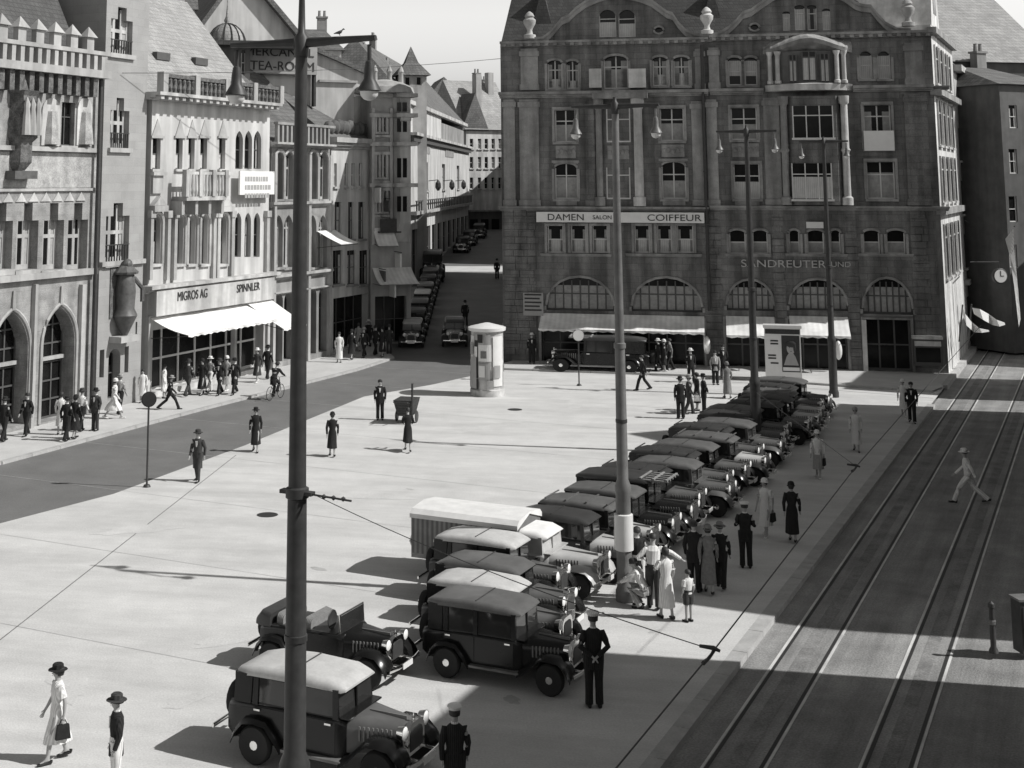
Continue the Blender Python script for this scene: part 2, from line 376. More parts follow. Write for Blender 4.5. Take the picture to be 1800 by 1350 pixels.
class Facade:
    def __init__(s, name, label, cat, px, dirv, group=None, z0=0.0, at=None):
        O = at.copy() if at is not None else G(*px); O.z = z0
        d = Vector((dirv[0], dirv[1], 0)).normalized(); s.O, s.d = O, d; s.n = Vector((d.y, -d.x, 0)); s.z0 = z0
        s.root = empty(name, O, math.atan2(d.y, d.x), label, cat, group); s.holes = []
    def sz(s, x, y, out=0.0):
        r = ray(x, y); E = Vector((0, 0, EYE)); P0 = s.O+s.n*out
        t = (P0-E).dot(s.n)/r.dot(s.n); p = E+r*t
        return (p-s.O).dot(s.d), p.z-s.z0
    def rect(s, x0, y0, x1, y1, out=0.0):
        xm, ym = (x0+x1)/2, (y0+y1)/2
        return s.sz(x0, ym, out)[0], s.sz(xm, y1, out)[1], s.sz(x1, ym, out)[0], s.sz(xm, y0, out)[1]
    def window(s, x0, y0, x1, y1, kind='rect', nx=2, ny=3, blind=0.0, curtain=None, sill=True, fm='frame', dep=.22, rise=None, glass='glass', trim=None, name='window', top=0.0, bm='blind', bar=.045, local=None, hood=False, reg=True):
        a, z0, b, z1 = local if local else s.rect(x0, y0, x1, y1)
        out = arch_outline(a, b, z0, z1, kind, rise)
        if not (blind or curtain or top) and name == 'window' and WR.random() < .6: curtain = WR.choice((.22, .3, .4)) if (b-a) > .5 else None
        if reg: s.holes.append((out, dep))
        mb = MB(); mb.poly(out, dep-.02, dep+.02); w = mb.build(name, glass, s.root)
        f = MB(); d0 = dep-.075; ww, hh = b-a, z1-z0
        f.box(a, a+bar, d0, dep-.02, z0, z1-(hh*.12 if kind != 'rect' else 0)); f.box(b-bar, b, d0, dep-.02, z0, z1-(hh*.12 if kind != 'rect' else 0))
        f.box(a+bar, b-bar, d0+.003, dep-.02, z0, z0+bar*1.3)
        for i in range(1, nx):
            xx = a+ww*i/nx; f.box(xx-bar*.55, xx+bar*.55, d0-.004, dep-.02, z0+bar, z1-.02-(0 if kind == 'rect' else (rise or 0)*.1))
        for j in range(1, ny):
            zz = z0+hh*j/ny
            if j == ny-1 or ny > 4: f.box(a+bar, b-bar, d0-.008, dep-.02, zz-bar*.5, zz+bar*.5)
        f.build('window_frame', fm, w)
        if blind or top:
            c = MB()
            if blind: c.box(a+bar, b-bar, dep-.04, dep-.026, z0+.05, z0+hh*blind)
            if top:
                zt = z1-(0 if kind == 'rect' else hh*.1); c.box(a+bar, b-bar, dep-.045, dep-.028, zt-hh*top, zt)
            c.build('blind', bm, w)
        if curtain:
            c = MB(); q = ww*curtain
            c.box(a+bar, a+q, dep-.04, dep-.026, z0+.05, z1-hh*.14); c.box(b-q, b-bar, dep-.04, dep-.026, z0+.05, z1-hh*.14); c.build('curtain', 'curtain', w)
        if sill:
            c = MB(); c.box(a-.12, b+.12, -.14, .05, z0-.13, z0-.003); c.build('sill', trim or 'sandstone_trim', w)
        if surround := getattr(s, 'surround', None):
            c = MB(); q = .15; zt_ = z1-(0 if kind == 'rect' else (rise or ww*.22))
            c.box(a-q, a-.003, -.07, .03, z0, zt_); c.box(b+.003, b+q, -.07, .03, z0, zt_)
            if kind == 'rect': c.box(a-q, b+q, -.075, .03, z1+.003, z1+q)
            elif kind == 'seg':
                o_ = [(p[0], -.03, p[1]+.07) for p in out[2:]]; c.tube(o_, [(.05, .08)]*len(o_), 6)
            c.build('surround', surround, w)
        if hood:
            c = MB(); c.box(a-.14, b+.14, -.13, .04, z1+.06, z1+.2); c.box(a-.06, b+.06, -.06, .03, z1+.003, z1+.057); c.build('hood', trim or 'sandstone_trim', w)
        return w
    def wall(s, outline, depth, m, name='wall', back=True):
        loops = [[Vector((p[0], p[1], 0)) for p in outline]]+[[Vector((p[0], p[1], 0)) for p in h] for h, _ in s.holes]
        flat = [p for l in loops for p in l]
        tri = geometry.tessellate_polygon(loops); mb = MB()
        mb.add([(p.x, 0, p.y) for p in flat], [tuple(t) for t in tri])
        for h, d in s.holes:
            n = len(h); mb.add([(p[0], 0, p[1]) for p in h]+[(p[0], d+.02, p[1]) for p in h], [(i, (i+1) % n, (i+1) % n+n, i+n) for i in range(n)])
        n = len(outline)
        if back:
            mb.add([(p[0], 0, p[1]) for p in outline]+[(p[0], depth, p[1]) for p in outline], [(i, (i+1) % n, (i+1) % n+n, i+n) for i in range(n)]+[tuple(range(n, 2*n))])
        return mb.build(name, m, s.root, recalc=False)
    def bx(s, parts, name, m, smooth=False):          # parts: local boxes
        mb = MB()
        for p in parts: mb.box(*p)
        return mb.build(name, m, s.root, smooth)
    def band(s, x0, x1, y0, y1, out, name, m, inn=.05, dent=0):
        a, z0, b, z1 = s.rect(x0, y0, x1, y1); mb = MB(); h = z1-z0
        mb.box(a, b, -out, inn, z0+h*.55, z1); mb.box(a+.02, b-.02, -out*.62, inn, z0+h*.25, z0+h*.549); mb.box(a+.03, b-.03, -out*.3, inn, z0, z0+h*.249)
        if dent:
            k = int((b-a)/dent)
            for i in range(k): xx = a+.05+(b-a-.1)*(i+.25)/k; mb.box(xx, xx+dent*.45, -out*.9, -out*.3, z0+h*.02, z0+h*.54)
        return mb.build(name, m, s.root)
    def gable_roof(s, a, b, z0, zr, depth, name, m, over=.4, hip=0.0, y0=0.0):
        mb = MB(); t = .18
        p = [(a-over, y0-over, z0), (b+over, y0-over, z0), (b+over-hip, y0+depth/2, zr), (a-over+hip, y0+depth/2, zr), (a-over, y0+depth+over, z0), (b+over, y0+depth+over, z0)]
        mb.add(p, [(0, 1, 2, 3), (3, 2, 5, 4), (0, 3, 4), (1, 5, 2), (0, 4, 5, 1)])
        ro = mb.build(name, m, s.root)
        for q in ((.28, .8) if b-a > 14 else (.68,)):
            x = a+(b-a)*q; zc_ = z0+(zr-z0)*.6; c = MB(); c.box(x-.42, x+.42, y0+depth*.5, y0+depth*.5+.6, zc_, zr+1.0); c.box(x-.5, x+.5, y0+depth*.5-.08, y0+depth*.5+.68, zr+1.0, zr+1.14)
            for p_ in (-.22, .22): c.lathe([(.14, zr+1.14), (.11, zr+1.6), (.13, zr+1.66)], (x+p_, y0+depth*.5+.3, 0), 8)
            c.build('chimney', 'mid_wall', ro)
        return ro
    def awning(s, x0, y0, x1, y1, out, drop_px, name='awning', m='awning', valance=.0):
        a, _, b, zt = s.rect(x0, y0, x1, y1); zb = s.sz((x0+x1)/2, drop_px, out)[1]
        mb = MB(); n = max(4, int((b-a)/.9)); k = 6; top = []; 
        def pt(u, v, dz=0.0): return (u, -.05-(out-.05)*v, zt+(zb-zt)*v-.16*math.sin(math.pi*v)*(.6+.4*math.sin(u*2.1))-dz)
        def us(i, v): return a+(b-a)*i/n
        for dz in (0.0, .02): mb.add([pt(us(i, 0), j/k, dz) for i in range(n+1) for j in range(k+1)], [(i*(k+1)+j, (i+1)*(k+1)+j, (i+1)*(k+1)+j+1, i*(k+1)+j+1) for i in range(n) for j in range(k)])
        mb.add([pt(a, j/k, d) for j in range(k+1) for d in (0, .02)]+[pt(b, j/k, d) for j in range(k+1) for d in (0, .02)], [(2*j, 2*j+1, 2*j+3, 2*j+2) for j in range(k)]+[(2*j+14, 2*j+15, 2*j+17, 2*j+16) for j in range(k)])
        if valance:
            m_ = int((b-a)/.28); mb.add([q for i in range(m_+1) for q in ((a+(b-a)*i/m_, -out-.012, zb-.004), (a+(b-a)*i/m_, -out-.012-.03*math.sin(i*1.3), zb-valance*(1.3 if i % 2 else .8)))], [(2*i, 2*i+2, 2*i+3, 2*i+1) for i in range(m_)])
            valance = 0
        if valance: mb.box(a, b, -out-.02, -out, zb-valance, zb-.005)
        o = mb.build(name, m, s.root)
        ar = MB()
        for u in (a+.06, b-.06): ar.tube([(u, -.02, zt-1.0), (u, -out+.05, zb-.06)], .02, 6)
        ar.build('awning_arm', 'iron', o)
        return o
# ---------------------------------------------------------------- the tall corner building on the far side of the square
_b0, _b1 = G(885, 636), G(1668, 659.5)
_d = (_b1-_b0)
B = Facade('corner_building', 'tall dark stone corner building with curved gables, white hairdresser sign and shop awnings', 'building', (885, 636), _d)
LEN = _d.length
zc1 = B.sz(1250, 70)[1]; zc2 = B.sz(1250, 163)[1]; zc3 = B.sz(1250, 366)[1]
B.surround = 'sandstone_trim'
def W(*a, **k):
    k.setdefault('bar', .065); k.setdefault('dep', .34); return B.window(*a, **k)
dk = dict(trim='sandstone_trim')
# fourth floor
for x0, y0, x1, y1, bl, cu in [(962,106,988,156,.35,.3), (995,107,1017,156,.3,.28), (1147,100,1173,151,.4,.36), (1184,100,1212,151,.45,.36)]:
    W(x0, y0, x1, y1, 'seg', 2, 3, blind=bl, curtain=cu, **dk)
W(1061, 98, 1104, 156, 'seg', 2, 3, curtain=.3, blind=.6, bm='curtain', **dk)
for x0, x1 in [(1280,1303), (1309,1331)]: W(x0, 101, x1, 150, 'seg', 1, 2, top=.55, **dk)
for x0, x1 in [(1511,1534), (1543,1566)]: W(x0, 90, x1, 139, 'round', 1, 2, blind=.85, rise=.35, **dk)
# third and second floors
W(975, 194, 1013, 250, 'rect', 2, 3, blind=.55, bm='curtain', hood=True, **dk)
W(1160, 191, 1202, 248, 'rect', 2, 3, blind=.55, bm='curtain', hood=True, **dk)
W(1285, 190, 1331, 246, 'rect', 2, 3, blind=.5, bm='curtain', hood=True, **dk)
W(1519, 185, 1567, 262, 'rect', 2, 4, curtain=.3, hood=True, **dk)
W(975, 288, 1015, 350, 'seg', 2, 3, blind=.62, bm='curtain', hood=True, **dk)
W(1163, 285, 1206, 350, 'seg', 2, 3, blind=.5, bm='curtain', hood=True, **dk)
W(1290, 289, 1336, 350, 'rect', 2, 3, blind=.5, hood=True, **dk)
W(1524, 285, 1574, 350, 'rect', 2, 3, blind=.72, bm='curtain', hood=True, **dk)
# first floor triples
for x0, x1, bl in [(962,990,.5), (1003,1030,.5), (1041,1068,.55), (1115,1142,.55), (1155,1181,.5), (1190,1219,.5)]: W(x0, 397, x1, 445, 'rect', 1, 2, blind=bl, curtain=.22, sill=False)
for x0, x1 in [(1282,1311), (1323,1350), (1387,1406), (1419,1449), (1460,1478), (1518,1547), (1559,1592)]: W(x0, 405, x1, 447, 'seg', 1, 2, blind=.5, bm='curtain', sill=False, rise=.2)
for x0, x1 in [(950,1075), (1100,1234), (1275,1356), (1380,1490), (1508,1606)]: B.band(x0, x1, 446, 451, .16, 'sill', 'sandstone_trim')
# mezzanine arches and shop fronts
for x0, y0, x1, y1, bl in [(960,488,1079,546,0), (1110,489,1234,548,0), (1277,493,1361,546,0), (1387,492,1490,546,0), (1516,490,1604,552,0)]:
    w = W(x0, y0, x1, y1, 'seg', 8, 2, rise=B.sz(x0, y0)[1]-B.sz(x0, y1)[1]-.25, sill=False, fm='frame_dark', dep=.4, blind=.75, bm='curtain', bar=.07)
for x0, x1, nx in [(952,1080,4), (1108,1238,4), (1277,1361,3), (1387,1490,4), (1520,1602,3)]:
    W(x0, 562, x1, 646 if x0 < 1250 else 652, 'rect', nx, 2, sill=False, fm='frame_dark', dep=.5, glass='shopglass', name='shop_window', bar=.08)
B.surround = None
# gable outline follows two swept gables
gp = [(905,72),(955,70),(968,60),(980,46),(988,36),(1000,31),(1012,19),(1030,6),(1052,-4),(1075,-10),(1100,-9),(1125,-4),(1145,4),(1160,15),(1172,24),(1182,27),(1192,42),(1205,56),(1222,64),(1245,66),
      (1262,62),(1280,52),(1295,38),(1306,25),(1320,21),(1338,8),(1358,-6),(1385,-17),(1420,-22),(1455,-18),(1485,-4),(1503,9),(1516,13),(1530,14),(1542,29),(1556,44),(1575,54),(1600,56)]
gl = [B.sz(*p) for p in gp]
B.window(1053, 17, 1083, 65, 'round', 1, 3, blind=.55, sill=False); B.window(1087, 17, 1117, 65, 'round', 1, 3, blind=.5, sill=False)
for x0, y0, x1, y1, bl in [(1376,20,1389,54,.9), (1397,9,1415,53,.85), (1419,9,1436,53,.0), (1446,15,1460,53,.9)]: B.window(x0, y0, x1, y1, 'seg', 1, 3, blind=bl, sill=False)
for cx_, cy_, r in [(1158,53,9), (1326,48,9)]:
    s_, z_ = B.sz(cx_, cy_); q = r*.031; out = [(s_+q*math.cos(t), z_+q*.8*math.sin(t)) for t in [2*math.pi*i/14 for i in range(14)]]
    B.holes.append((out, .3)); mb = MB(); mb.poly(out, .28, .32); ow = mb.build('oculus', 'glass', B.root)
    mb = MB(); mb.tube([(p[0], -.05, p[1]) for p in out]+[(out[0][0], -.05, out[0][1])], .07, 6); mb.build('oculus_rim', 'sandstone_trim', ow)
zl, zr_ = gl[0][1], gl[-1][1]
outline = [(0.0, 0.0), (LEN, 0.0), (LEN, zr_), (gl[-1][0], zr_)]+list(reversed(gl))[1:]+[(0.0, zl)]
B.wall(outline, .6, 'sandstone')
# building behind the front
B.bx([(.02, LEN-.02, .61, 7, 0, zc1-.2), (.02, LEN-.02, 7.002, 16, 0, 10.5)], 'rear_wall', 'sandstone_dark')
# coping along the gables
mb = MB(); rp = [Vector((p[0], 0, p[1])) for p in gl]
for a, b in zip(rp[:-1], rp[1:]):
    up = Vector((0, 0, .16)); mb.hexa([a+Vector((0,-.28,.002)), b+Vector((0,-.28,.002)), b+Vector((0,.65,.002)), a+Vector((0,.65,.002))], [a+up+Vector((0,-.34,0)), b+up+Vector((0,-.34,0)), b+up+Vector((0,.65,0)), a+up+Vector((0,.65,0))])
    mb.hexa([a+Vector((0,-.16,-.28)), b+Vector((0,-.16,-.28)), b+Vector((0,-.004,-.28)), a+Vector((0,-.004,-.28))], [a+Vector((0,-.2,0)), b+Vector((0,-.2,0)), b+Vector((0,-.004,0)), a+Vector((0,-.004,0))])
mb.build('gable_coping', 'sandstone_trim', B.root)
# cornices
B.band(880, 1245, 70, 79, .42, 'cornice', 'sandstone_trim', dent=.5); B.band(1246, 1640, 58, 68, .42, 'cornice', 'sandstone_trim', dent=.5)
B.band(878, 1246, 160, 171, .5, 'cornice', 'sandstone_trim'); B.band(1247, 1342, 156, 167, .5, 'cornice', 'sandstone_trim'); B.band(1498, 1640, 150, 161, .5, 'cornice', 'sandstone_trim')
B.band(1641, 1668, 151, 158, .3, 'cornice', 'sandstone_dark')
B.band(878, 1246, 363, 371, .32, 'cornice', 'sandstone_trim'); B.band(1247, 1668, 362, 370, .32, 'cornice', 'sandstone_trim')
B.band(885, 1245, 643, 648, .12, 'plinth', 'sandstone_dark'); B.band(1362, 1386, 640, 655, .12, 'plinth', 'sandstone_dark')
# pilasters (shallow, proud of the wall)
def pil(x0, x1, ya, yb, out, m='sandstone_trim', name='pilaster'):
    a, z0, b, z1 = B.rect(x0, ya, x1, yb); w = b-a
    return B.bx([(a, b, -out, .03, z0, z1), (a-.08, b+.08, -out-.08, .03, z1-.45, z1-.15), (a-.06, b+.06, -out-.06, .03, z0, z0+.35)], name, m)
for x0, x1 in [(886,906), (914,948), (1243,1262)]: pil(x0, x1, 175, 362, .16)
pil(916, 946, 86, 159, .2, 'sandstone_trim'); pil(1222, 1238, 86, 158, .12); pil(1246, 1264, 84, 156, .16, 'sandstone_trim'); pil(1590, 1620, 76, 149, .3, 'sandstone_trim'); pil(1030, 1046, 178, 362, .12, 'sandstone'); pil(1217, 1236, 178, 362, .14)
pil(1344, 1372, 172, 361, .16); pil(1592, 1632, 165, 361, .34, 'sandstone')
B.bx([(B.sz(1640, 300)[0], LEN, .0-.02, .0, 0.02, zc3)], 'corner_pier', 'sandstone_dark')
# carved aprons under the windows and rusticated courses on the lower storeys
for x0, x1, y0, y1 in [(977,1012,256,278), (1163,1203,254,276), (1287,1334,252,276), (1068,1106,256,280), (978,1014,352,361), (1165,1205,352,361), (1292,1335,352,361)]:
    a, z0, b, z1 = B.rect(x0, y0, x1, y1); mb = MB(); mb.box(a, b, -.08, 0, z0, z1)
    if z1-z0 > .4:
        c_ = (a+b)/2
        for k in range(5): q = a+(b-a)*(k+.5)/5; mb.ball((q, -.09, (z0+z1)/2+.06*math.sin(k*2.2)), (.13, .07, .16), 7, 5)
    mb.build('carved_apron', 'sandstone_trim', B.root)
random.seed(4)
for x0, x1 in [(888,944), (1240,1272), (1362,1384), (1492,1513), (1608,1640)]:
    a, _, b, _ = B.rect(x0, 500, x1, 640); mb = MB(); z = .45
    while z < zc3-.3:
        h = random.uniform(.36, .44); q = a
        while q < b-.15:
            w_ = min(random.uniform(.55, .95), b-q); mb.box(q+.012, q+w_-.012, -random.uniform(.03, .10), .02, z+.012, z+h-.012); q += w_
        z += h
    mb.build('rusticated_pier', 'sandstone', B.root)
# drain pipe
mb = MB(); sdp = B.sz(1240, 300)[0]; mb.tube([(sdp, -.25, zc1-.3), (sdp, -.25, 3.2)], .09, 8)
for z in (5, 8, 11, 14): mb.box(sdp-.12, sdp+.12, -.36, 0, z, z+.08)
mb.build('drain_pipe', 'iron', B.root)
# projecting middle bay of the left half, its right column coloured pale as if sunlit
a, z0, b, z1 = B.rect(1112, 172, 1134, 362); cxm = (a+b)/2
mb = MB(); mb.lathe([(.36, z0), (.36, z0+.5), (.27, z0+.55), (.25, z1-.7), (.34, z1-.55), (.4, z1-.3), (.4, z1)], (cxm, -.3, 0), 14); mb.build('column', 'sandstone_pale_lit', B.root, True)
a2, _, b2, _ = B.rect(1048, 172, 1060, 362)
mb = MB(); mb.lathe([(.3, z0), (.3, z0+.5), (.2, z0+.55), (.18, z1-.7), (.28, z1-.55), (.3, z1)], ((a2+b2)/2, -.2, 0), 12); mb.build('column', 'sandstone_trim', B.root, True)
mb = MB(); mb.box(a2-.1, b+.25, -.75, 0, z1-.05, z1+.28); mb.build('bay_ledge', 'sandstone_trim', B.root)
for x0, x1 in [(1037,1058), (1106,1136)]:
    a, z0, b, z1 = B.rect(x0, 122, x1, 155); B.bx([(a, b, -.6, -.45, z0, z1), (a+.05, b-.05, -.45, -.01, z0, z0+.12)], 'balcony_panel', 'sandstone_pale_lit')
W(1066, 190, 1108, 250, 'rect', 2, 3, hood=True, curtain=.3, reg=False, dep=.06, sill=False); W(1066, 287, 1108, 350, 'seg', 2, 3, reg=False, dep=.06, blind=.45, bm='curtain', sill=False)
# oriel: three-sided lower bay, bowed upper storey with columns and a swept roof
a, z0, b, z1 = B.rect(1378, 170, 1488, 360)
q = .9
def bay(a, b, z0, z1, out, ch, m, name):
    mb = MB(); pts = [(a, 0), (a+ch, -out), (b-ch, -out), (b, 0)]
    mb.loft([[(p[0], p[1], z0) for p in pts], [(p[0], p[1], z1) for p in pts]]); return mb.build(name, m, B.root)
bay(a, b, z0, z1, .85, .55, 'sandstone', 'oriel')
def baywin(x0, y0, x1, y1, nx, blind, out=.85, bm='curtain'):
    a, z0, b, z1 = B.rect(x0, y0, x1, y1, out); mb = MB(); mb.box(a, b, -out-.012, -out+.02, z0, z1); w = mb.build('window', 'glass', B.root)
    f = MB(); bar = .06
    for i in range(nx+1):
        xx = a+(b-a)*i/nx; f.box(xx-bar/2, xx+bar/2, -out-.07, -out-.012, z0, z1)
    f.box(a, b, -out-.066, -out-.012, z0+(z1-z0)*.68, z0+(z1-z0)*.68+bar); f.box(a-.1, b+.1, -out-.14, -out, z0-.12, z0-.002); f.build('window_frame', 'frame', w)
    if blind: c = MB(); c.box(a+.03, b-.03, -out-.03, -out-.014, z0+.03, z0+(z1-z0)*blind); c.build('blind', bm, w)
    return w
baywin(1394, 186, 1464, 242, 3, .0); baywin(1393, 287, 1462, 350, 3, .62, bm='blind')
for x in (1380, 1487):
    s_ = B.sz(x, 260, .85)[0]; mb = MB(); mb.lathe([(.3, z0), (.3, z0+.4), (.2, z0+.5), (.19, z0+(z1-z0)*.48), (.27, z0+(z1-z0)*.5), (.2, z0+(z1-z0)*.52), (.19, z1-.5), (.28, z1-.4), (.3, z1)], (s_, -.62, 0), 12); mb.build('column', 'sandstone_pale_lit' if x > 1400 else 'sandstone_trim', B.root, True)  # right column coloured paler to stand for sun on that edge
a, z0, b, z1 = B.rect(1347, 92, 1494, 148); n = 12; cxm = (a+b)/2
def bow(u, out): return (a+(b-a)*u, -out*math.sin(math.pi*u)**.6)
mb = MB(); arc = [bow(i/n, 1.0) for i in range(n+1)]
mb.loft([[(p[0], p[1], z0) for p in arc], [(p[0], p[1], z1) for p in arc]]); mb.build('bow_bay', 'sandstone_dark', B.root)
mb = MB(); arc2 = [bow(i/n, 1.25) for i in range(n+1)]
mb.loft([[(cxm+(p[0]-cxm)*1.04, p[1], z0-.4) for p in arc2], [(cxm+(p[0]-cxm)*1.05, p[1]-.05, z0-.05) for p in arc2], [(cxm+(p[0]-cxm)*1.02, p[1]+.1, z0) for p in arc2]]); mb.build('bay_ledge', 'sandstone_pale_lit', B.root)
mb = MB(); rf = []
for i in range(n+1):
    u = i/n; p = bow(u, 1.3); hgt = z1+.15+.55*math.sin(math.pi*u)**2; rf.append((cxm+(p[0]-cxm)*1.07, p[1], hgt))
mb.loft([[(p[0], p[1], p[2]-.22) for p in rf], [(p[0], p[1]-.08, p[2]) for p in rf], [(p[0], .1, p[2]+.5) for p in rf]]); mb.build('bay_roof', 'sandstone_trim', B.root)
for x0, y0, x1, y1 in [(1386,97,1401,144), (1409,91,1435,142), (1441,95,1458,144)]:
    aa, zz0, bb, zz1 = B.rect(x0, y0, x1, y1, 1.0); mb = MB(); mb.box(aa, bb, -1.05, -.9, zz0, zz1); w = mb.build('window', 'glass', B.root)
    c = MB(); c.box(aa+.05, bb-.05, -1.075, -1.052, zz0+.05, zz1-.3); c.build('blind', 'blind', w)
    f = MB()
    for xx in (aa, bb-.07, (aa+bb)/2-.03): f.box(xx, xx+.07, -1.12, -1.08, zz0, zz1)
    f.box(aa, bb, -1.116, -1.08, zz1-.35, zz1-.28); f.build('window_frame', 'frame_dark', w)
for x in (1354, 1367, 1471, 1484):
    s_ = B.sz(x, 125, .8)[0]; mb = MB(); mb.lathe([(.19, z0), (.19, z0+.15), (.13, z0+.2), (.12, z1-.25), (.18, z1-.12), (.2, z1)], (s_, -.85 if 1360 < x < 1480 else -.62, 0), 12); mb.build('column', 'sandstone_pale_lit', B.root, True)
# urns
for x, yt, yb in [(931,20,68), (1243,12,60), (1597,-2,46)]:
    s_, zb = B.sz(x, yb, .2); h = B.sz(x, yt, .2)[1]-zb
    mb = MB(); mb.lathe([(.36, 0), (.36, h*.14), (.2, h*.17), (.15, h*.3), (.2, h*.38), (.36, h*.55), (.38, h*.68), (.24, h*.76), (.3, h*.82), (.2, h*.93), (.05, h)], (s_, -.15, zb), 12); mb.build('urn', 'white_trim', B.root, True)
# roof: steep mansard behind the gables with little ridged cross roofs
zt = B.sz(1250, -70)[1]
mb = MB(); mb.loft([[(-.1, .55, zl-.3), (LEN+.1, .55, zl-.3), (LEN+.1, 8, zl-.3), (-.1, 8, zl-.3)], [(.8, 3.6, zt+1), (LEN-.8, 3.6, zt+1), (LEN-.8, 5, zt+1), (.8, 5, zt+1)]]); rf = mb.build('roof', 'slate', B.root)
for ga, gb in ((0, 19), (19, len(gl)-1)):
    top = max(gl[ga:gb+1], key=lambda p: p[1]); x0_, x1_ = gl[ga][0]+1.8, gl[gb][0]-1.8
    mb = MB(); A_ = [(x0_, .62, zl), ((x0_+top[0])/2, .62, (zl+top[1])/2+.4), (top[0], .62, top[1]-.1), ((x1_+top[0])/2, .62, (zl+top[1])/2+.4), (x1_, .62, zl)]
    mb.loft([A_, [(p[0], 4, p[2]) for p in A_]]); mb.build('cross_roof', 'slate', rf)
for x in (948, 1252, 1590):                              # dark pointed roof dormers beside the urns
    s_, z_ = B.sz(x, 40, 0)
    mb = MB(); mb.add([(s_-.8, 1.2, z_-.8), (s_+.8, 1.2, z_-.8), (s_, 1.6, z_+2.4), (s_, 5, z_+2.2), (s_-.8, 4, z_-.8), (s_+.8, 4, z_-.8)], [(0, 1, 2), (0, 2, 3, 4), (1, 5, 3, 2), (0, 4, 5, 1)]); mb.build('dormer', 'slate', rf)
# signs
a, z0, b, z1 = B.rect(944, 373, 1238, 391, .1)
sg = B.bx([(a, b, -.42, -.32, z0, z1)], 'sign', 'sign_white')
for t_, x0, x1 in [('DAMEN', 963, 1026), ('SALON', 1042, 1075), ('COIFFEUR', 1138, 1233)]:
    aa, _, bb, _ = B.rect(x0, 376, x1, 388, .42); text_mesh(t_, 'lettering', 'letter', sg, (aa+bb)/2, -.43, (z0+z1)/2, (z1-z0)*(.62 if t_ != 'SALON' else .4), bb-aa, .012)
for t_, x0, x1, y0, y1 in [('SANDREUTER', 1303, 1452, 457, 470), ('UND', 1461, 1495, 460, 469)]:
    aa, zz0, bb, zz1 = B.rect(x0, y0, x1, y1); text_mesh(t_, 'lettering', 'letter_grey', B.root, (aa+bb)/2, -.06, (zz0+zz1)/2, zz1-zz0, bb-aa, .05)
a, z0, b, z1 = B.rect(1417, 390, 1447, 401); B.bx([(a, b, -.2, -.12, z0, z1)], 'small_sign', 'sign_white')
a, z0, b, z1 = B.rect(1518, 230, 1571, 265); bs = B.bx([(a, b, -.26, -.2, z0, z1)], 'banner', 'sign_white')
a, z0, b, z1 = B.rect(921, 514, 956, 554); ns = B.bx([(a, b, -.3, -.2, z0, z1)], 'notice_board', 'sign_grey')
mb = MB()
for i in range(5): mb.box(a+.08, b-.1-.1*(i % 2), -.315, -.302, z1-.15-i*.22, z1-.06-i*.22)
mb.build('notice_lines', 'letter', ns)
# awnings over the shops
B.awning(952, 553, 1238, 556, 1.5, 581, valance=.12); B.awning(1276, 556, 1361, 559, 1.6, 590, valance=.12); B.awning(1387, 556, 1490, 559, 1.6, 590, valance=.12)
a, z0, b, z1 = B.rect(1226, 558, 1238, 635)
mb = MB(); mb.add([(b, -.1, z1), (b, -1.45, z1-.75), (b+.03, -1.3, z0+.2), (b+.03, -.9, z0)], [(0, 1, 2, 3)]); mb.build('awning_side', 'awning', B.root)
B.band(1516, 1604, 553, 560, .2, 'shop_fascia', 'sandstone_dark'); 
a, z0, b, z1 = B.rect(1516, 562, 1524, 648); B.bx([(a, b, -.12, .45, .02, z1)], 'shop_pier', 'sandstone_pale_lit')
a, z0, b, z1 = B.rect(1606, 596, 1656, 646, .35)
dc = B.bx([(a, b, -.5, -.02, z0+.1, z1)], 'display_case', 'frame_dark'); B.bx([(a+.1, b-.1, -.52, -.502, z0+.3, z1-.45)], 'case_glass', 'glass'); B.bx([(a-.05, b+.05, -.58, -.0, z1+.003, z1+.15), (a+.05, b-.05, -.55, -.505, z1-.36, z1-.1)], 'case_top', 'sandstone_pale_lit')
# round lamp globes on the shop front
for x, y0, y1 in [(1243,590,622), (1474,598,632)]:
    s_, zb = B.sz(x, y1, .5); h = B.sz(x, y0, .5)[1]-zb
    mb = MB(); mb.ball((s_, -.7, zb+h/2), (.2, .2, h/2), 10, 8); g_ = mb.build('lamp_globe', 'lampglass', B.root, True)
    mb = MB(); mb.tube([(s_, -.02, zb+h+.1), (s_, -.7, zb+h+.1), (s_, -.7, zb+h)], .03, 6); mb.build('lamp_arm', 'iron', g_)
# side wing along the tram street: same building, its sunlight put into a paler stone colour
sd_ = RA; sdx, sdy = B.root.matrix_world, None
def side_local(t, out, z):  # t metres along the side street, out from its wall -> local to B
    P = _b1+RA*t+RN*out; v = P-B.O; return (v.dot(B.d), -v.dot(B.n), z)
def sbox(mb, t0, t1, o0, o1, z0, z1):
    mb.hexa([side_local(t, o, z0) for t, o in ((t0,o0),(t1,o0),(t1,o1),(t0,o1))], [side_local(t, o, z1) for t, o in ((t0,o0),(t1,o0),(t1,o1),(t0,o1))])
class SideF(Facade):
    def __init__(s):
        s.O = _b1.copy(); s.d = RA; s.n = RN; s.z0 = 0; s.holes = []; s.root = B.root
SF = SideF()
ztop = zc2
mb = MB(); sbox(mb, .02, 12, -8, 0, 0, zc1+.6); mb.build('side_wall', 'sandstone_pale_lit', B.root)
for z_, o_ in ((zc2, .4), (zc3, .3), (zc1+.4, .3)):
    mb = MB(); sbox(mb, -.1, 12.1, -.2, o_, z_-.3, z_+.05); mb.build('cornice', 'sandstone_trim', B.root)
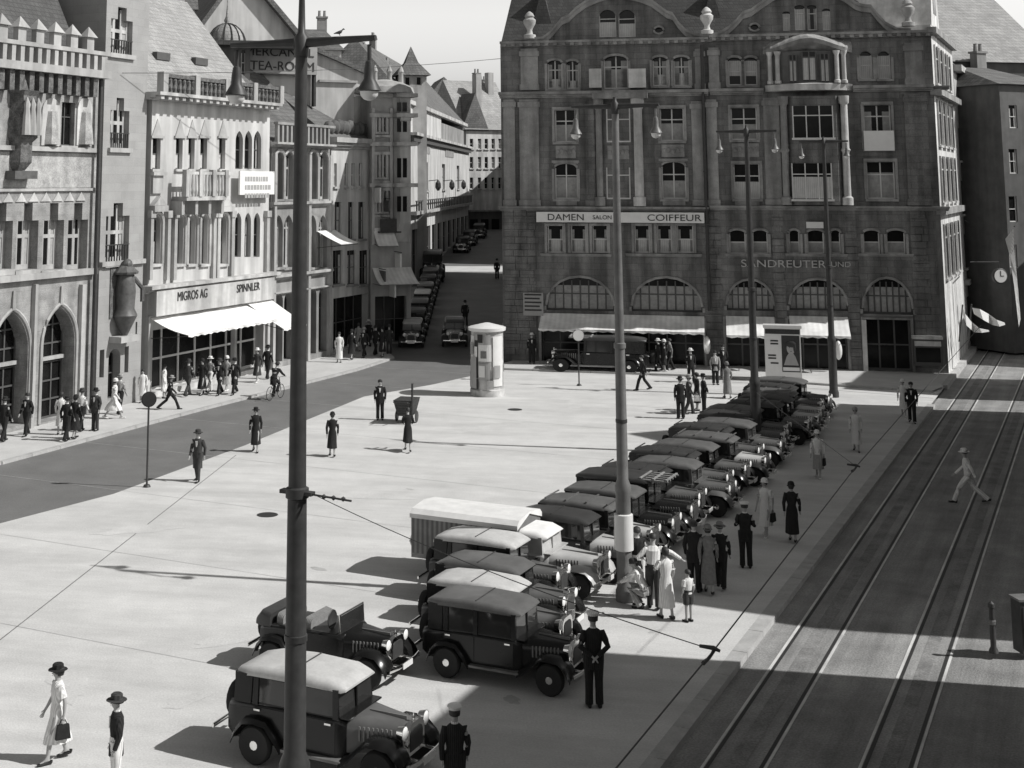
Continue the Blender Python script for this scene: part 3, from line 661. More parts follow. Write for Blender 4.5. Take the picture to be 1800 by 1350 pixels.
for za, zb in ((5.2, 8.0), (9.4, 11.8), (12.6, 15.0), (16.1, 18.1)):
    for t in (1.0, 3.4, 5.8, 8.2):
        mb = MB(); sbox(mb, t, t+1.3, .0, .012, za, zb); w = mb.build('window', 'glass', B.root)
        f = MB(); sbox(f, t-.12, t, 0, .1, za-.1, zb+.1); sbox(f, t+1.3, t+1.42, 0, .1, za-.1, zb+.1); sbox(f, t+.6, t+.68, .012, .05, za, zb); sbox(f, t-.2, t+1.5, 0, .16, za-.22, za-.1); sbox(f, t, t+1.3, .012, .05, zb-.7, zb-.62); f.build('window_frame', 'white_trim', w)
mb = MB()                                                # steep side gable
pts = [(0.3, zc1+.6), (4.6, zc1+.6), (2.4, zc1+7.0)]
mb.loft([[side_local(p[0], .02, p[1]) for p in pts], [side_local(p[0], -6, p[1]) for p in pts]]); mb.build('side_gable', 'sandstone_pale_lit', B.root)
mb = MB(); sbox(mb, 1.7, 3.1, .02, .04, zc1+1.4, zc1+3.2); mb.build('window', 'glass', B.root)
# ---------------------------------------------------------------- the row of houses along the left side of the square
LD = Vector(((1850-CX)/F, 1.0, 0)).normalized()
def LB(x): return (x, 708-(x-248)*.2434)
def face(name, label, cat, x, group=None): return Facade(name, label, cat, LB(x), LD, group)
# town hall
T = face('town_hall', 'pale stone town hall with pointed ground-floor arches, frescoes and battlements', 'town hall', -170)
X0 = 0.0; X1 = T.sz(166, 400)[0]
zc = T.sz(80, 118)[1]; zp = T.sz(80, 60)[1]
for x0, y0, x1, y1 in [(-105,556,-45,770), (-14,550,48,752), (74,540,130,737)]:
    w = T.window(x0, y0, x1, y1, 'pointed', 3, 6, sill=False, dep=.75, fm='frame_dark', glass='shopglass', bar=.07, name='arch_window')
    a, z0, b, z1 = T.rect(x0, y0, x1, y1); h = z0+(z1-z0)*.52; mb = MB(); mb.box(a+.05, b-.05, .5, .64, h, h+.16); mb.build('transom', 'rathaus_trim', w)
    mb = MB(); o = arch_outline(a-.12, b+.12, z0, z1+.16, 'pointed', (b-a)*.75+.1); mb.tube([(p[0], -.03, p[1]) for p in [o[1]]+o[2:]+[o[0]]], .09, 6); mb.tube([((a+b)/2, -.06, z1+.1), ((a+b)/2, -.06, z1+.9)], [.12, .05], 6); mb.build('arch_moulding', 'rathaus_trim', w)
for x0, x1 in [(-118,-76), (-68,-26), (-20,22), (29,67), (75,112), (118,154)]:
    w = T.window(x0, 357, x1, 474, 'step', 3, 2, dep=.5, sill=False, fm='rathaus_trim', bar=.16, rise=.75, blind=0); a, z0, b, z1 = T.rect(x0, 357, x1, 474)
    mb = MB(); mb.box(a-.1, b+.1, -.12, .04, z0-.25, z0-.02); mb.build('sill', 'rathaus_trim', w)
for x0, x1 in [(108,131), (-60,-25)]: T.window(x0, 180, x1, 256, 'rect', 2, 3, dep=.3, sill=True, trim='rathaus_trim', fm='frame_dark')
T.wall([(0, 0), (X1, 0), (X1, zc), (0, zc)], 9, 'rathaus')
for x0, x1 in [(52,57), (135,142), (-40,-35)]:
    a, z0, b, z1 = T.rect(x0, 500, x1, 742); T.bx([(a, b, -.22, 0, .02, z1)], 'pilaster', 'rathaus_trim')
for y0, y1, out in [(478,489,.28), (258,266,.25), (331,336,.12)]:
    _, za = T.sz(80, y0); _, zb = T.sz(80, y1); T.bx([(0, X1, -out, .02, zb, za)], 'string_course', 'rathaus_trim')
mb = MB()                                                 # zigzag frieze below the painted wall
za, zb = T.sz(80, 338)[1], T.sz(80, 354)[1]; n = int(X1/.8)
for i in range(n): x = .4+i*.8; mb.add([(x-.33, -.06, zb), (x+.33, -.06, zb), (x, -.06, za), (x-.33, 0, zb), (x+.33, 0, zb), (x, 0, za)], [(0, 1, 2), (0, 2, 5, 3), (1, 4, 5, 2), (0, 3, 4, 1)])
mb.build('frieze', 'white_trim', T.root)
za, zb = T.sz(80, 268)[1], T.sz(80, 330)[1]; T.bx([(0.02, X1-.02, -.02, 0, zb, za)], 'painted_frieze', 'fresco')
for x0, x1, m_ in [(72,104,'fresco'), (134,160,'fresco')]:
    a, z0, b, z1 = T.rect(x0, 172, x1, 256); mb = MB(); mb.poly(arch_outline(a, b, z0, z1, 'round'), -.07, 0); o = mb.build('painted_niche', 'white_trim', T.root)
    mb = MB(); c = (a+b)/2; mb.ball((c, -.09, z1-.75), (.2, .06, .24), 8, 6); mb.lathe([(.42, z0+.05), (.36, z0+.7), (.25, z0+1.5), (.3, z1-1.25), (.12, z1-.95)], (c, -.07, 0), 8); mb.build('painted_figure', 'fresco', o, True)
# carved shaft hanging on the wall
a, z0, b, z1 = T.rect(14, 132, 50, 300); c = (a+b)/2; w = (b-a)/2
mb = MB(); mb.loft([[(c-q, .0, z), (c-q*.7, -o_, z), (c+q*.7, -o_, z), (c+q, .0, z)] for q, o_, z in [(w*.5, .25, z0), (w*.8, .5, z0+.35), (w*.8, .5, z0+1.2), (w, .7, z0+1.4), (w*.9, .6, z0+3.2), (w*1.15, .75, z0+3.4), (w*.9, .6, z1-.9), (w*.35, .3, z1)]])
rel = mb.build('carved_shaft', 'relief', T.root)
mb = MB()
for q in (-.55, 0, .55): mb.lathe([(.2, z0+1.5), (.16, z0+2.3), (.12, z0+2.6), (.15, z0+2.8), (.02, z0+3.1)], (c+q*w, -.75, 0), 7)
mb.build('carved_figure', 'rathaus_trim', rel, True)
T.bx([(c-w*1.1, c+w*1.1, -.55, 0, z0-.35, z0-.01)], 'bracket', 'bronze')
# machicolated cornice, parapet and battlements
zk = T.sz(80, 165)[1]; n = int(X1/.62)
T.bx([(.1+i*.62, .1+i*.62+.3, -.55, 0, zk, zc-.3) for i in range(n)], 'corbel', 'relief')
T.bx([(0, X1, -.75, .2, zc-.3, zc+.05)], 'cornice', 'rathaus_trim')
zb = T.sz(80, 88)[1]; zt = T.sz(80, 44)[1]; n = int(X1/.55)
T.bx([(.05+i*.55, .05+i*.55+.24, -.6, -.35, zc+.05, zb) for i in range(n)]+[(0, X1, -.66, -.3, zb, zb+.18)], 'parapet', 'rathaus_trim')
n = int(X1/1.15); mb = MB()
for i in range(n):
    x = .2+i*1.15; mb.box(x, x+.5, -.6, -.32, zb+.18, zt-.35); mb.add([(x-.12, -.72, zt-.35), (x+.62, -.72, zt-.35), (x+.62, -.2, zt-.35), (x-.12, -.2, zt-.35), (x+.25, -.46, zt+.15)], [(0, 1, 4), (1, 2, 4), (2, 3, 4), (3, 0, 4), (0, 3, 2, 1)])
mb.build('battlement', 'rathaus_trim', T.root)
T.gable_roof(0, X1-.3, zc+.2, zc+9.5, 9.5, 'roof', 'slate', over=0.0, y0=.6)
mb = MB(); sp = T.sz(161, 400)[0]; mb.tube([(sp, -.3, zc-.3), (sp, -.3, .2)], .1, 8); mb.build('drain_pipe', 'iron', T.root)
# tower
TW = face('clock_tower', 'square pale stone tower beside the town hall with stepped triple windows', 'tower', 167)
X1 = TW.sz(253, 400)[0]; OUT = .45; ztw = 27.0
for y0, y1, x0, x1, r in [(13,95,195,233,.6), (172,260,194,227,.6), (357,460,186,227,.6)]:
    w = TW.window(x0, y0, x1, y1, 'step', 3, 2, dep=.35, sill=False, fm='white_trim', bar=.17, rise=r); a, z0, b, z1 = TW.rect(x0, y0, x1, y1)
    mb = MB(); mb.box(a-.15, b+.15, -.16, .04, z0-.22, z0-.01); mb.build('sill', 'rathaus_trim', w)
    mb = MB()
    for i in range(9): q = a+.1+(b-a-.2)*i/8; mb.box(q-.02, q+.02, -.03, .02, z0, z0+(z1-z0)*.28)
    mb.box(a, b, -.04, .02, z0+(z1-z0)*.28, z0+(z1-z0)*.3); mb.build('railing', 'iron', w)
TW.window(190, 613, 211, 702, 'round', 1, 2, dep=.5, sill=False, fm='frame_dark', glass='shopglass', name='door')
for x0, y0, x1, y1 in [(175,615,183,664), (219,609,226,655), (238,566,241,600)]: TW.window(x0, y0, x1, y1, 'rect', 1, 2, dep=.3, sill=False, fm='frame_dark')
TW.wall([(0, 0), (X1, 0), (X1, ztw), (0, ztw)], 7.5, 'tower')
for y0, y1 in [(458,466)]:
    zb, za = TW.sz(210, y1)[1], TW.sz(210, y0)[1]; TW.bx([(0, X1, -.18, .02, zb, za)], 'string_course', 'rathaus_trim')
a, z0, b, z1 = TW.rect(192, 470, 227, 588); c = (a+b)/2
mb = MB(); mb.box(a, b, -.05, 0, z0+.8, z1); mb.build('niche_back', 'relief', TW.root)
mb = MB(); mb.lathe([(.15, z0), (.5, z0+.7), (.6, z0+.9), (.45, z0+1.2), (.5, z0+2.0), (.42, z0+2.7), (.3, z0+3.0)], (c, -.35, 0), 10); mb.ball((c, -.4, z0+3.25), .26, 8, 6); mb.tube([(c+.45, -.5, z0+2.6), (c+.75, -.75, z0+2.1), (c+.7, -.8, z0+1.5)], .11, 6); st = mb.build('statue', 'bronze', TW.root, True)
mb = MB(); mb.lathe([(.6, z1-.3), (.64, z1-.2), (.34, z1+.05), (.05, z1+.3)], (c, -.3, 0), 8); mb.build('canopy', 'bronze', st)
TW.bx([(c-.7, c+.7, -.7, 0, z0-.3, z0-.02)], 'bracket', 'rathaus_trim')
# white shop house
S = face('shop_house', 'white arcaded shop house with pointed windows and broad white awnings', 'building', 255)
X1 = S.sz(472, 400)[0]; ztop = S.sz(360, 183)[1]
tr = dict(trim='white_trim')
for x0, x1 in [(268,282), (309,321), (331,342), (352,364), (385,396)]: 
    w = S.window(x0, 243, x1, 297, 'rect', 1, 2, dep=.3, blind=.5, fm='frame_dark', **tr); a, z0, b, z1 = S.rect(x0, 243, x1, 297)
    mb = MB(); mb.poly([(a-.1, z1+.12), (b+.1, z1+.12), ((a+b)/2, z1+.95)], -.05, 0); mb.box(a-.2, b+.2, -.1, 0, z1+.002, z1+.115); mb.build('pointed_hood', 'grey_wall', w)
for x0, x1 in [(266,282), (309,322), (331,343), (353,365), (386,398)]:
    w = S.window(x0, 378, x1, 464, 'round', 1, 3, dep=.35, blind=.45 if x0 in (266, 386) else 0, fm='frame_dark', **tr); a, z0, b, z1 = S.rect(x0, 378, x1, 464)
    mb = MB(); o = arch_outline(a-.13, b+.13, z0, z1+.14, 'round'); mb.tube([(p[0], -.05, p[1]) for p in [o[1]]+o[2:]+[o[0]]], .1, 6); mb.build('arch_moulding', 'white_trim', w)
for x0, x1 in [(414,427), (430,443), (446,459)]: S.window(x0, 230, x1, 297, 'pointed', 1, 2, dep=.3, fm='frame_dark', sill=False)
for x0, x1 in [(413,424), (430,441), (446,457)]: S.window(x0, 374, x1, 452, 'pointed', 1, 2, dep=.3, fm='frame_dark', sill=False)
S.window(262, 560, 468, 690, 'rect', 7, 2, dep=.6, sill=False, fm='frame', glass='shopglass', name='shop_window', bar=.1, local=(.5, .35, X1-.4, 3.3))
S.wall([(0, 0), (X1, 0), (X1, ztop), (0, ztop)], 9, 'white_wall')
S.band(255, 473, 172, 184, .9, 'cornice', 'white_trim', dent=.6)
za, zb = S.sz(360, 172)[1], S.sz(360, 143)[1]; n = int(X1/.4); mb = MB()
for i in range(n):
    x = .2+i*.4; mb.lathe([(.05, za), (.12, za+.25), (.06, za+(zb-za)*.5), (.13, za+(zb-za)*.75), (.06, zb-.1)], (x, -.6, 0), 6)
mb.box(0, X1, -.72, -.48, zb-.1, zb+.08); mb.box(0, X1, -.56, -.52, za, zb-.101); mb.build('balustrade', 'relief', S.root)
[S.bx([(i*X1/4-.2, i*X1/4+.2, -.8, -.4, za, zb+.15)], 'balustrade_pier', 'grey_wall') for i in range(5)]
rf = S.gable_roof(0, X1, ztop, ztop+6.5, 11, 'roof', 'tile_light', over=.0, y0=.3)
for q in (.3, .62): S.bx([(X1*q, X1*q+1.2, 2.2, 2.5, ztop+2.35, ztop+2.75)], 'skylight', 'frame_dark').parent = rf
a, z0, b, z1 = S.rect(302, 345, 372, 352); zt = S.sz(337, 302)[1]                     # balcony
mb = MB(); mb.box(a, b, -.9, 0, z0, z1); bal = mb.build('balcony', 'white_trim', S.root)
mb = MB(); mb.box(a, b, -.9, -.78, zt-.15, zt); n = 12
for i in range(n+1): q = a+(b-a)*i/n; mb.lathe([(.05, z1), (.1, z1+.3), (.05, zt-.15)], (q, -.84, 0), 6)
for i in range(4): q = a+(b-a)*i/3; mb.box(q-.14, q+.14, -.96, -.7, z1, zt+.1); mb.box(q-.12, q+.12, -.7, 0, z0-.7, z0-.002)
mb.build('balcony_rail', 'white_trim', bal)
for x0, x1 in [(262,286), (381,402)]:
    a, z0, b, z1 = S.rect(x0, 302, x1, 340); S.bx([(a, b, -.28, 0, z1-.18, z1), (a+.15, b-.15, -.14, 0, z0, z1-.18)], 'window_apron', 'white_trim')
    a, z0, b, z1 = S.rect(x0, 345, x1, 372); mb = MB(); mb.poly([(a, z0+.3), (b, z0+.3), ((a+b)/2, z1)], -.3, 0); mb.box(a, b, -.36, 0, z0, z0+.29); mb.build('pediment', 'white_trim', S.root)
for x in (261, 291, 303, 372, 379, 404, 466):
    a, z0, b, z1 = S.rect(x-2, 372, x+3, 492); S.bx([(a, b, -.2, 0, z0, z1), (a-.08, b+.08, -.26, 0, z1-.3, z1+.05)], 'pilaster', 'white_trim')
a, z0, b, z1 = S.rect(408, 301, 469, 342); sg = S.bx([(a, b, -.5, -.4, z0, z1)], 'sign_panel', 'sign_white')
mb = MB(); random.seed(3)
for j in range(3):
    q = a+.5
    while q < b-.7: ww = random.uniform(.12, .3); mb.box(q, q+ww, -.512, -.502, z1-.55-j*.45, z1-.3-j*.45); q += ww+.08
mb.build('faded_lettering', 'sign_grey', sg)
S.band(250, 477, 490, 503, .6, 'shop_cornice', 'white_trim')
a, z0, b, z1 = S.rect(252, 507, 466, 548); zf0 = S.sz(360, 541)[1]; zf1 = S.sz(360, 500)[1]
fs = S.bx([(.05, X1-.1, -.5, 0, zf0, zf1)], 'shop_fascia', 'sign_grey' if False else 'white_trim')
for t_, x0, x1, y0, y1 in [('MIGROS AG', 312, 364, 510, 526), ('SPINNLER', 416, 456, 498, 512)]:
    aa, q0, bb, q1 = S.rect(x0, y0, x1, y1, .5); text_mesh(t_, 'lettering', 'letter', fs, (aa+bb)/2, -.52, (q0+q1)/2, q1-q0, bb-aa, .015)
S.awning(262, 546, 425, 548, 2.3, 587, valance=.1); S.awning(426, 524, 468, 526, 2.6, 588, valance=.1)
for x in (258, 410, 468):
    a, z0, b, z1 = S.rect(x-2, 560, x+2, 690); S.bx([(a, b, -.15, .1, .02, zf0)], 'shop_pier', 'white_trim')
# grey gothic house
Gh = face('gothic_house', 'grey gothic house with tall traceried windows and stone balustrade', 'building', 473)
X1 = Gh.sz(579, 400)[0]; ztop = Gh.sz(525, 256)[1]
for x0, x1 in [(482,497), (499,515), (543,556), (560,575)]:
    w = Gh.window(x0, 268, x1, 350, 'round', 2, 3, dep=.35, fm='rathaus_trim', bar=.12); a, z0, b, z1 = Gh.rect(x0, 268, x1, 350)
    mb = MB(); o = arch_outline(a-.1, b+.1, z0, z1+.12, 'round'); mb.tube([(p[0], -.06, p[1]) for p in [o[1]]+o[2:]+[o[0]]], .11, 6); mb.build('arch_moulding', 'rathaus_trim', w)
    w = Gh.window(x0, 378, x1, 470, 'pointed', 3, 4, dep=.35, fm='rathaus_trim', bar=.1, sill=True)
    Gh.window(x0, 522, x1, 600, 'round', 1, 3, dep=.5, fm='frame_dark', sill=False, glass='shopglass', name='arch_window', local=(Gh.sz(x0, 570)[0], .4, Gh.sz(x1, 570)[0], 4.2))
Gh.wall([(0, 0), (X1, 0), (X1, ztop), (0, ztop)], 9, 'mid_wall')
for y0, y1, o in [(252,260,.55), (354,364,.3), (478,488,.35), (508,513,.2)]: Gh.band(474, 578, y0-0, y1, o, 'cornice', 'rathaus_trim')
zb = Gh.sz(525, 222)[1]; n = int(X1/.5)
Gh.bx([(i*.5+.05, i*.5+.25, -.35, -.15, ztop, zb) for i in range(n)]+[(0, X1, -.4, -.1, zb, zb+.15)], 'balustrade', 'mid_wall')
for x in (479, 517, 540, 577):
    a, z0, b, z1 = Gh.rect(x-2, 262, x+2, 600); Gh.bx([(a, b, -.2, 0, .02, ztop-.5)], 'pilaster', 'rathaus_trim')
Gh.gable_roof(0, X1, ztop+.1, ztop+5.2, 10, 'roof', 'tile', over=.0, y0=.4)
Gh.awning(556, 405, 588, 407, 1.7, 432)
# narrow white house next to it
N_ = face('narrow_house', 'narrow white house with four slim windows and dark shuttered storeys below', 'building', 580)
X1 = N_.sz(652, 400)[0]; ztop = N_.sz(615, 262)[1]
for x0, x1 in [(587,592), (606,612), (618,624), (631,637)]: N_.window(x0, 287, x1, 328, 'rect', 1, 2, dep=.2, sill=True, trim='white_trim')
for x0, x1 in [(588,600), (612,622), (630,641)]: N_.window(x0, 355, x1, 420, 'rect', 2, 2, dep=.2, sill=True, fm='frame_dark', trim='mid_wall')
for x0, x1 in [(585,602), (610,626), (632,648)]: N_.window(x0, 440, x1, 500, 'rect', 2, 2, dep=.2, sill=True, fm='frame_dark', trim='mid_wall')
N_.window(0, 0, 0, 0, 'rect', 4, 2, dep=.5, sill=False, fm='frame_dark', glass='shopglass', name='shop_window', local=(.4, .3, X1-.4, 3.4))
N_.wall([(0, 0), (X1, 0), (X1, ztop), (0, ztop)], 9, 'white_wall')
zz = N_.sz(615, 345)[1]; N_.bx([(.02, X1-.02, -.03, 0, 3.5, zz)], 'shop_front', 'dark_wall') if False else None
N_.band(580, 652, 243, 262, .5, 'cornice', 'grey_wall'); N_.gable_roof(0, X1, ztop+.6, ztop+4, 9, 'roof', 'tile', over=.1)
mb = MB(); 
for i in range(9): mb.ball((.6+i*.7, .5, ztop+1.1+.3*random.random()), (.45, .4, .5), 7, 5)
mb.build('roof_planting', 'dark_wall', N_.root, True)
# shaft of a lantern bracket on the corner of the narrow house
# tall white house with bare party wall behind, carrying the tea-room sign
P = Facade('party_wall_house', 'tall white house showing its bare party wall, tea-room sign board on its roof', 'building', None, (1, .4), at=AtD(452, 318, 86.5))
def pz(x, y): return P.sz(x, y)
pts = [(452,318), (620,318), (620,158), (650,132), (596,108), (540,88), (456,125)]
lp_ = [pz(*p) for p in [(452,125), (545,88), (596,110), (652,136), (622,158), (622,300)]]
P.wall([(lp_[0][0], 0), (lp_[5][0], 0), lp_[5], lp_[4], lp_[3], lp_[2], lp_[1], lp_[0]], 10, 'white_wall', back=True)
mb = MB(); rr = [Vector((p[0], 0, p[1])) for p in lp_[1:4]]
for a, b in zip(rr[:-1], rr[1:]): mb.hexa([a+Vector((0,-.35,0)), b+Vector((0,-.35,0)), b+Vector((0,10,0)), a+Vector((0,10,0))], [v+Vector((0, 0, .3)) for v in (a+Vector((0,-.35,0)), b+Vector((0,-.35,0)), b+Vector((0,10,0)), a+Vector((0,10,0)))])
mb.build('roof', 'tile', P.root)
a, z0, b, z1 = P.rect(560, 141, 622, 145); P.bx([(a, b+.2, -.2, 0, z0, z1)], 'string_course', 'grey_wall')
a, z0, b, z1 = P.rect(426, 79, 556, 130, .6)
sb = P.bx([(a, b, -.8, -.6, z0, z1)], 'sign_board', 'sign_grey'); P.bx([(a, a+.15, -.6, -.1, 0.0+z0-2, z1), (b-.15, b, -.6, -.1, z0-2, z1), (a-.1, b+.1, -.85, -.5, z1+.002, z1+.15)], 'sign_frame', 'iron')
for t_, x0, x1, y0, y1 in [('MERCANTIL', 432, 552, 84, 99), ('TEA-ROOM', 440, 552, 108, 124)]:
    aa, q0, bb, q1 = P.rect(x0, y0, x1, y1, .8); text_mesh(t_, 'lettering', 'letter', sb, (aa+bb)/2, -.82, (q0+q1)/2, q1-q0, bb-aa, .02)
# flat-roofed penthouse with ribbed dome
D_ = Facade('penthouse', 'dark flat-roofed penthouse with a small ribbed dome and railing', 'building', None, (1, .2), at=AtD(322, 318, 83))
a, _, b, zt = D_.rect(322, 80, 440, 110); zb = D_.sz(380, 170)[1]
for x0, x1 in [(413,420), (424,431)]: D_.window(x0, 88, x1, 132, 'round', 1, 2, dep=.2, sill=False)
D_.wall([(a+1.2, 0), (b, 0), (b, zt), (a+1.2, zt)], 7, 'dark_wall')
D_.bx([(a-.3, b+3.5, -.7, 7, zt, zt+.28)], 'flat_roof', 'slate')
s_ = D_.sz(402, 70)[0]; zd = zt+.28; hd = D_.sz(402, 37)[1]-zd
mb = MB(); mb.lathe([(1.15*math.cos(t), hd*math.sin(t)) for t in [i*math.pi/2/7 for i in range(8)]], (s_, 1.5, zd), 16); mb.lathe([(.12, hd-.05), (.2, hd+.2), (.1, hd+.45), (.03, hd+1.2), (.015, hd+3.2)], (s_, 1.5, zd), 8); dm_ = mb.build('dome', 'tile_light', D_.root, True)
mb = MB()
for k in range(14):
    t0 = 2*math.pi*k/14; mb.tube([(s_+1.18*math.cos(t)*math.cos(t0), 1.5+1.18*math.cos(t)*math.sin(t0), zd+(hd+.03)*math.sin(t)) for t in [i*math.pi/2/6 for i in range(7)]], .035, 5)
mb.build('dome_rib', 'iron', dm_); 
# large white gable behind
Q = Facade('gable_house', 'large white gabled house with dark roof edges rising behind the shop house', 'building', None, (1, .4), at=AtD(338, 318, 98))
pp = [Q.sz(*p) for p in [(338,70), (394,-8), (424,-48), (462,-4), (520,66)]]
Q.wall([(pp[0][0], 0), (pp[4][0], 0), pp[4], pp[3], pp[2], pp[1], pp[0]], 14, 'white_wall')
for i, j in ((0, 2), (2, 4)):
    A_, B_ = pp[i], pp[j]; d_ = 1 if i == 0 else -1; ex = (B_[0]-A_[0])*.06; ez = (B_[1]-A_[1])*.06
    lo = (A_[0]-(ex if i == 0 else 0), A_[1]-(ez if i == 0 else 0)); hi = (B_[0]+(0 if i == 0 else ex), B_[1]+(0 if i == 0 else ez)); mb = MB()
    mb.hexa([(lo[0], -.6, lo[1]+.01), (hi[0], -.6, hi[1]+.01), (hi[0], 14, hi[1]+.01), (lo[0], 14, lo[1]+.01)], [(lo[0], -.6, lo[1]+.55), (hi[0], -.6, hi[1]+.55), (hi[0], 14, hi[1]+.55), (lo[0], 14, lo[1]+.55)]); mb.build('roof', 'tile', Q.root)
# grey house behind the tower
Z = Facade('dormer_house', 'grey house with small dormer windows between the tower and the white gable', 'building', None, (1, .25), at=AtD(246, 318, 84))
for x0, x1 in [(260,268), (274,286)]: Z.window(x0, 20, x1, 52, 'rect', 1, 2, dep=.2, sill=True, trim='grey_wall', fm='frame_dark')
w_ = Z.window(316, 24, 336, 55, 'rect', 2, 2, dep=.2, sill=True, trim='white_trim')
a, b = Z.sz(246, 60)[0], Z.sz(342, 60)[0]; zt = Z.sz(290, 16)[1]
Z.wall([(a, 0), (b, 0), (b, zt), (a, zt)], 9, 'grey_wall'); Z.gable_roof(a, b, zt, zt+5, 9, 'roof', 'tile', over=.2)
ch = Z.sz(313, 20)[0]; Z.bx([(ch-.4, ch+.4, -.15, .6, zt-2.5, zt+3)], 'chimney', 'white_trim')
# ---------------------------------------------------------------- side street on the left of the corner building
SD = Vector((SX, 1, 0)).normalized()
def sface(name, label, D0, out=0.0, z=0.0): 
    p = ST_(D0, out); return Facade(name, label, 'building', None, SD, at=Vector((p.x, p.y, 0)))
# ornate white house at the mouth of the street
C = Facade('turret_house', 'slim ornate white house with stacked bay and flat domed top at the street mouth', 'building', None, (1, .35), at=AtD(640, 318, 88.5))
a, b = C.sz(652, 300)[0], C.sz(722, 300)[0]; ztop = C.sz(690, 165)[1]
for y0, y1 in [(208,232), (275,312), (338,372)]:
    for x0, x1 in [(660,666), (672,679), (700,706), (711,717)]: C.window(x0, y0, x1, y1, 'rect', 1, 2, dep=.2, sill=True, trim='white_trim')
C.window(656, 560, 720, 610, 'rect', 3, 2, dep=.4, sill=False, fm='frame_dark', glass='shopglass', name='shop_window', local=(a+.3, .3, b-.3, 3.2))
C.wall([(a, 0), (b, 0), (b, ztop), (a, ztop)], 5, 'grey_wall')
for y0, y1 in [(208,232), (275,312), (338,372)]:
    for x0_, x1_ in [(658,668), (670,681)]:
        q0, z0, q1, z1 = C.rect(x0_, y0, x1_, y1); C.bx([(q0, q0+.14, -.16, 0, z0, z1+.1), (q1-.14, q1, -.16, 0, z0, z1+.1), (q0-.1, q1+.1, -.24, 0, z1+.102, z1+.3), (q0-.1, q1+.1, -.2, 0, z0-.35, z0-.2)], 'window_surround', 'white_trim')
for x in (654, 686):
    q0, z0, q1, z1 = C.rect(x-2, 190, x+3, 430); C.bx([(q0, q1, -.22, 0, z0, z1)], 'pilaster', 'white_trim')
x0, x1 = C.sz(690, 300)[0], C.sz(721, 300)[0]; zb, zt = C.sz(705, 425)[1], C.sz(705, 166)[1]
mb = MB(); mb.loft([[(x0, 0, z), (x0+.25, -o_, z), (x1-.25, -o_, z), (x1, 0, z)] for o_, z in ((.1, zb), (.8, zb+1.2), (.8, zt-1.8), (.95, zt-1.7), (.95, zt-1.5), (.7, zt-1.4), (.7, zt))]); bay_ = mb.build('stacked_bay', 'white_wall', C.root)
for y0, y1 in [(180,196), (208,232), (278,312), (345,372)]:
    for xx in (698, 708):
        q0, z0, q1, z1 = C.rect(xx, y0, xx+7, y1, .8); mb = MB(); mb.box(q0, q1, -.83, -.78, z0, z1); mb.build('window', 'glass', C.root)
for y in (165, 200, 250, 322):
    z = C.sz(690, y)[1]; C.bx([(a-.15, x0, -.3, .02, z-.25, z), (x0-.1, x1+.15, -1.1, .02, z-.25, z)], 'cornice', 'white_trim')
mb = MB(); cx_ = (a+b)/2; mb.lathe([(2.0, ztop+.02), (1.9, ztop+.4), (1.2, ztop+.75), (.3, ztop+.95)], (cx_-.3, .5, 0), 14)
for q in (-.9, .1, .9): mb.lathe([(.2, ztop+.3), (.16, ztop+1.4), (.22, ztop+1.5), (.05, ztop+1.9)], (cx_+q, .6, 0), 8)
mb.build('domed_top', 'rathaus_trim', C.root, True)
mb = MB(); 
for i in range(3): t_ = -.2+i*.5
mb.box(a+.4, a+1.9, -.5, -.03, 7.2, 7.3); mb.box(a+.5, a+1.8, -.45, -.4, 7.3, 8.1); mb.build('balcony', 'iron', C.root)
C.awning(655, 400, 690, 404, 1.2, 432)
for k, (x, y0, y1) in enumerate([(664, 330, 356), (680, 352, 372), (700, 446, 470), (672, 476, 500), (690, 500, 522)]):
    q0, z0, q1, z1 = C.rect(x, y0, x+14, y1, .9); mb = MB(); mb.box(q0, q0+.1, -1.3, -.25, z0, z1); hs = mb.build('hanging_sign', 'sign_white' if k % 2 == 0 else 'frame_dark', C.root); mb = MB(); mb.tube([(q0+.05, 0, z1+.1), (q0+.05, -1.4, z1+.1)], .03, 6); mb.build('sign_arm', 'iron', hs)
C.awning(654, 470, 722, 474, 1.7, 500)
# long white house with lettering
E = Facade('modern_house', 'long plain white house with flat dark cornice, grey lower storeys in shadow', 'building', None, SD, at=Vector((1.06, 116, 0)))
L_ = 52.0; z2 = E.sz(724, 238)[1]; z3 = E.sz(724, 182)[1]
for i in range(7): E.window(0, 0, 0, 0, 'rect', 2, 2, dep=.25, sill=True, trim='white_trim', local=(1.5+i*7.2, 9.6, 1.5+i*7.2+2.8, 12.2), fm='frame_dark') if i % 2 else None
for i in range(11): E.window(0, 0, 0, 0, 'rect', 2, 2, dep=.3, sill=False, fm='frame_dark', glass='shopglass', name='shop_window', local=(.7+i*4.6, 2.0+SSLOPE*(i*4.6), .7+i*4.6+3.4, 6.4))
E.wall([(0, 0), (L_, 0), (L_, z2), (0, z2)], 9, 'white_wall')
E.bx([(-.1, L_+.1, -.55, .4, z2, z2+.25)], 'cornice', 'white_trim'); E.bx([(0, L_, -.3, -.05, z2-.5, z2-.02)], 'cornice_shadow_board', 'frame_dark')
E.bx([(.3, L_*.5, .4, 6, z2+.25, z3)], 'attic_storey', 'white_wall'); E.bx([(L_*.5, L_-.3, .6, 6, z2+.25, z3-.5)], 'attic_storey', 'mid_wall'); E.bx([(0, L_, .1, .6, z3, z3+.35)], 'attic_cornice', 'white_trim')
E.gable_roof(0.3, L_-.3, z3+.05, z3+6.0, 10, 'roof', 'tile', over=.3, y0=.4, hip=3)
zf = E.sz(724, 378)[1]; E.bx([(0, L_, -.5, 0, zf, zf+.3)], 'ledge', 'grey_wall')
mb = MB()
for i in range(32): q = .5+i*1.6; mb.box(q, q+.12, -.48, -.36, zf+.3, zf+1.1)
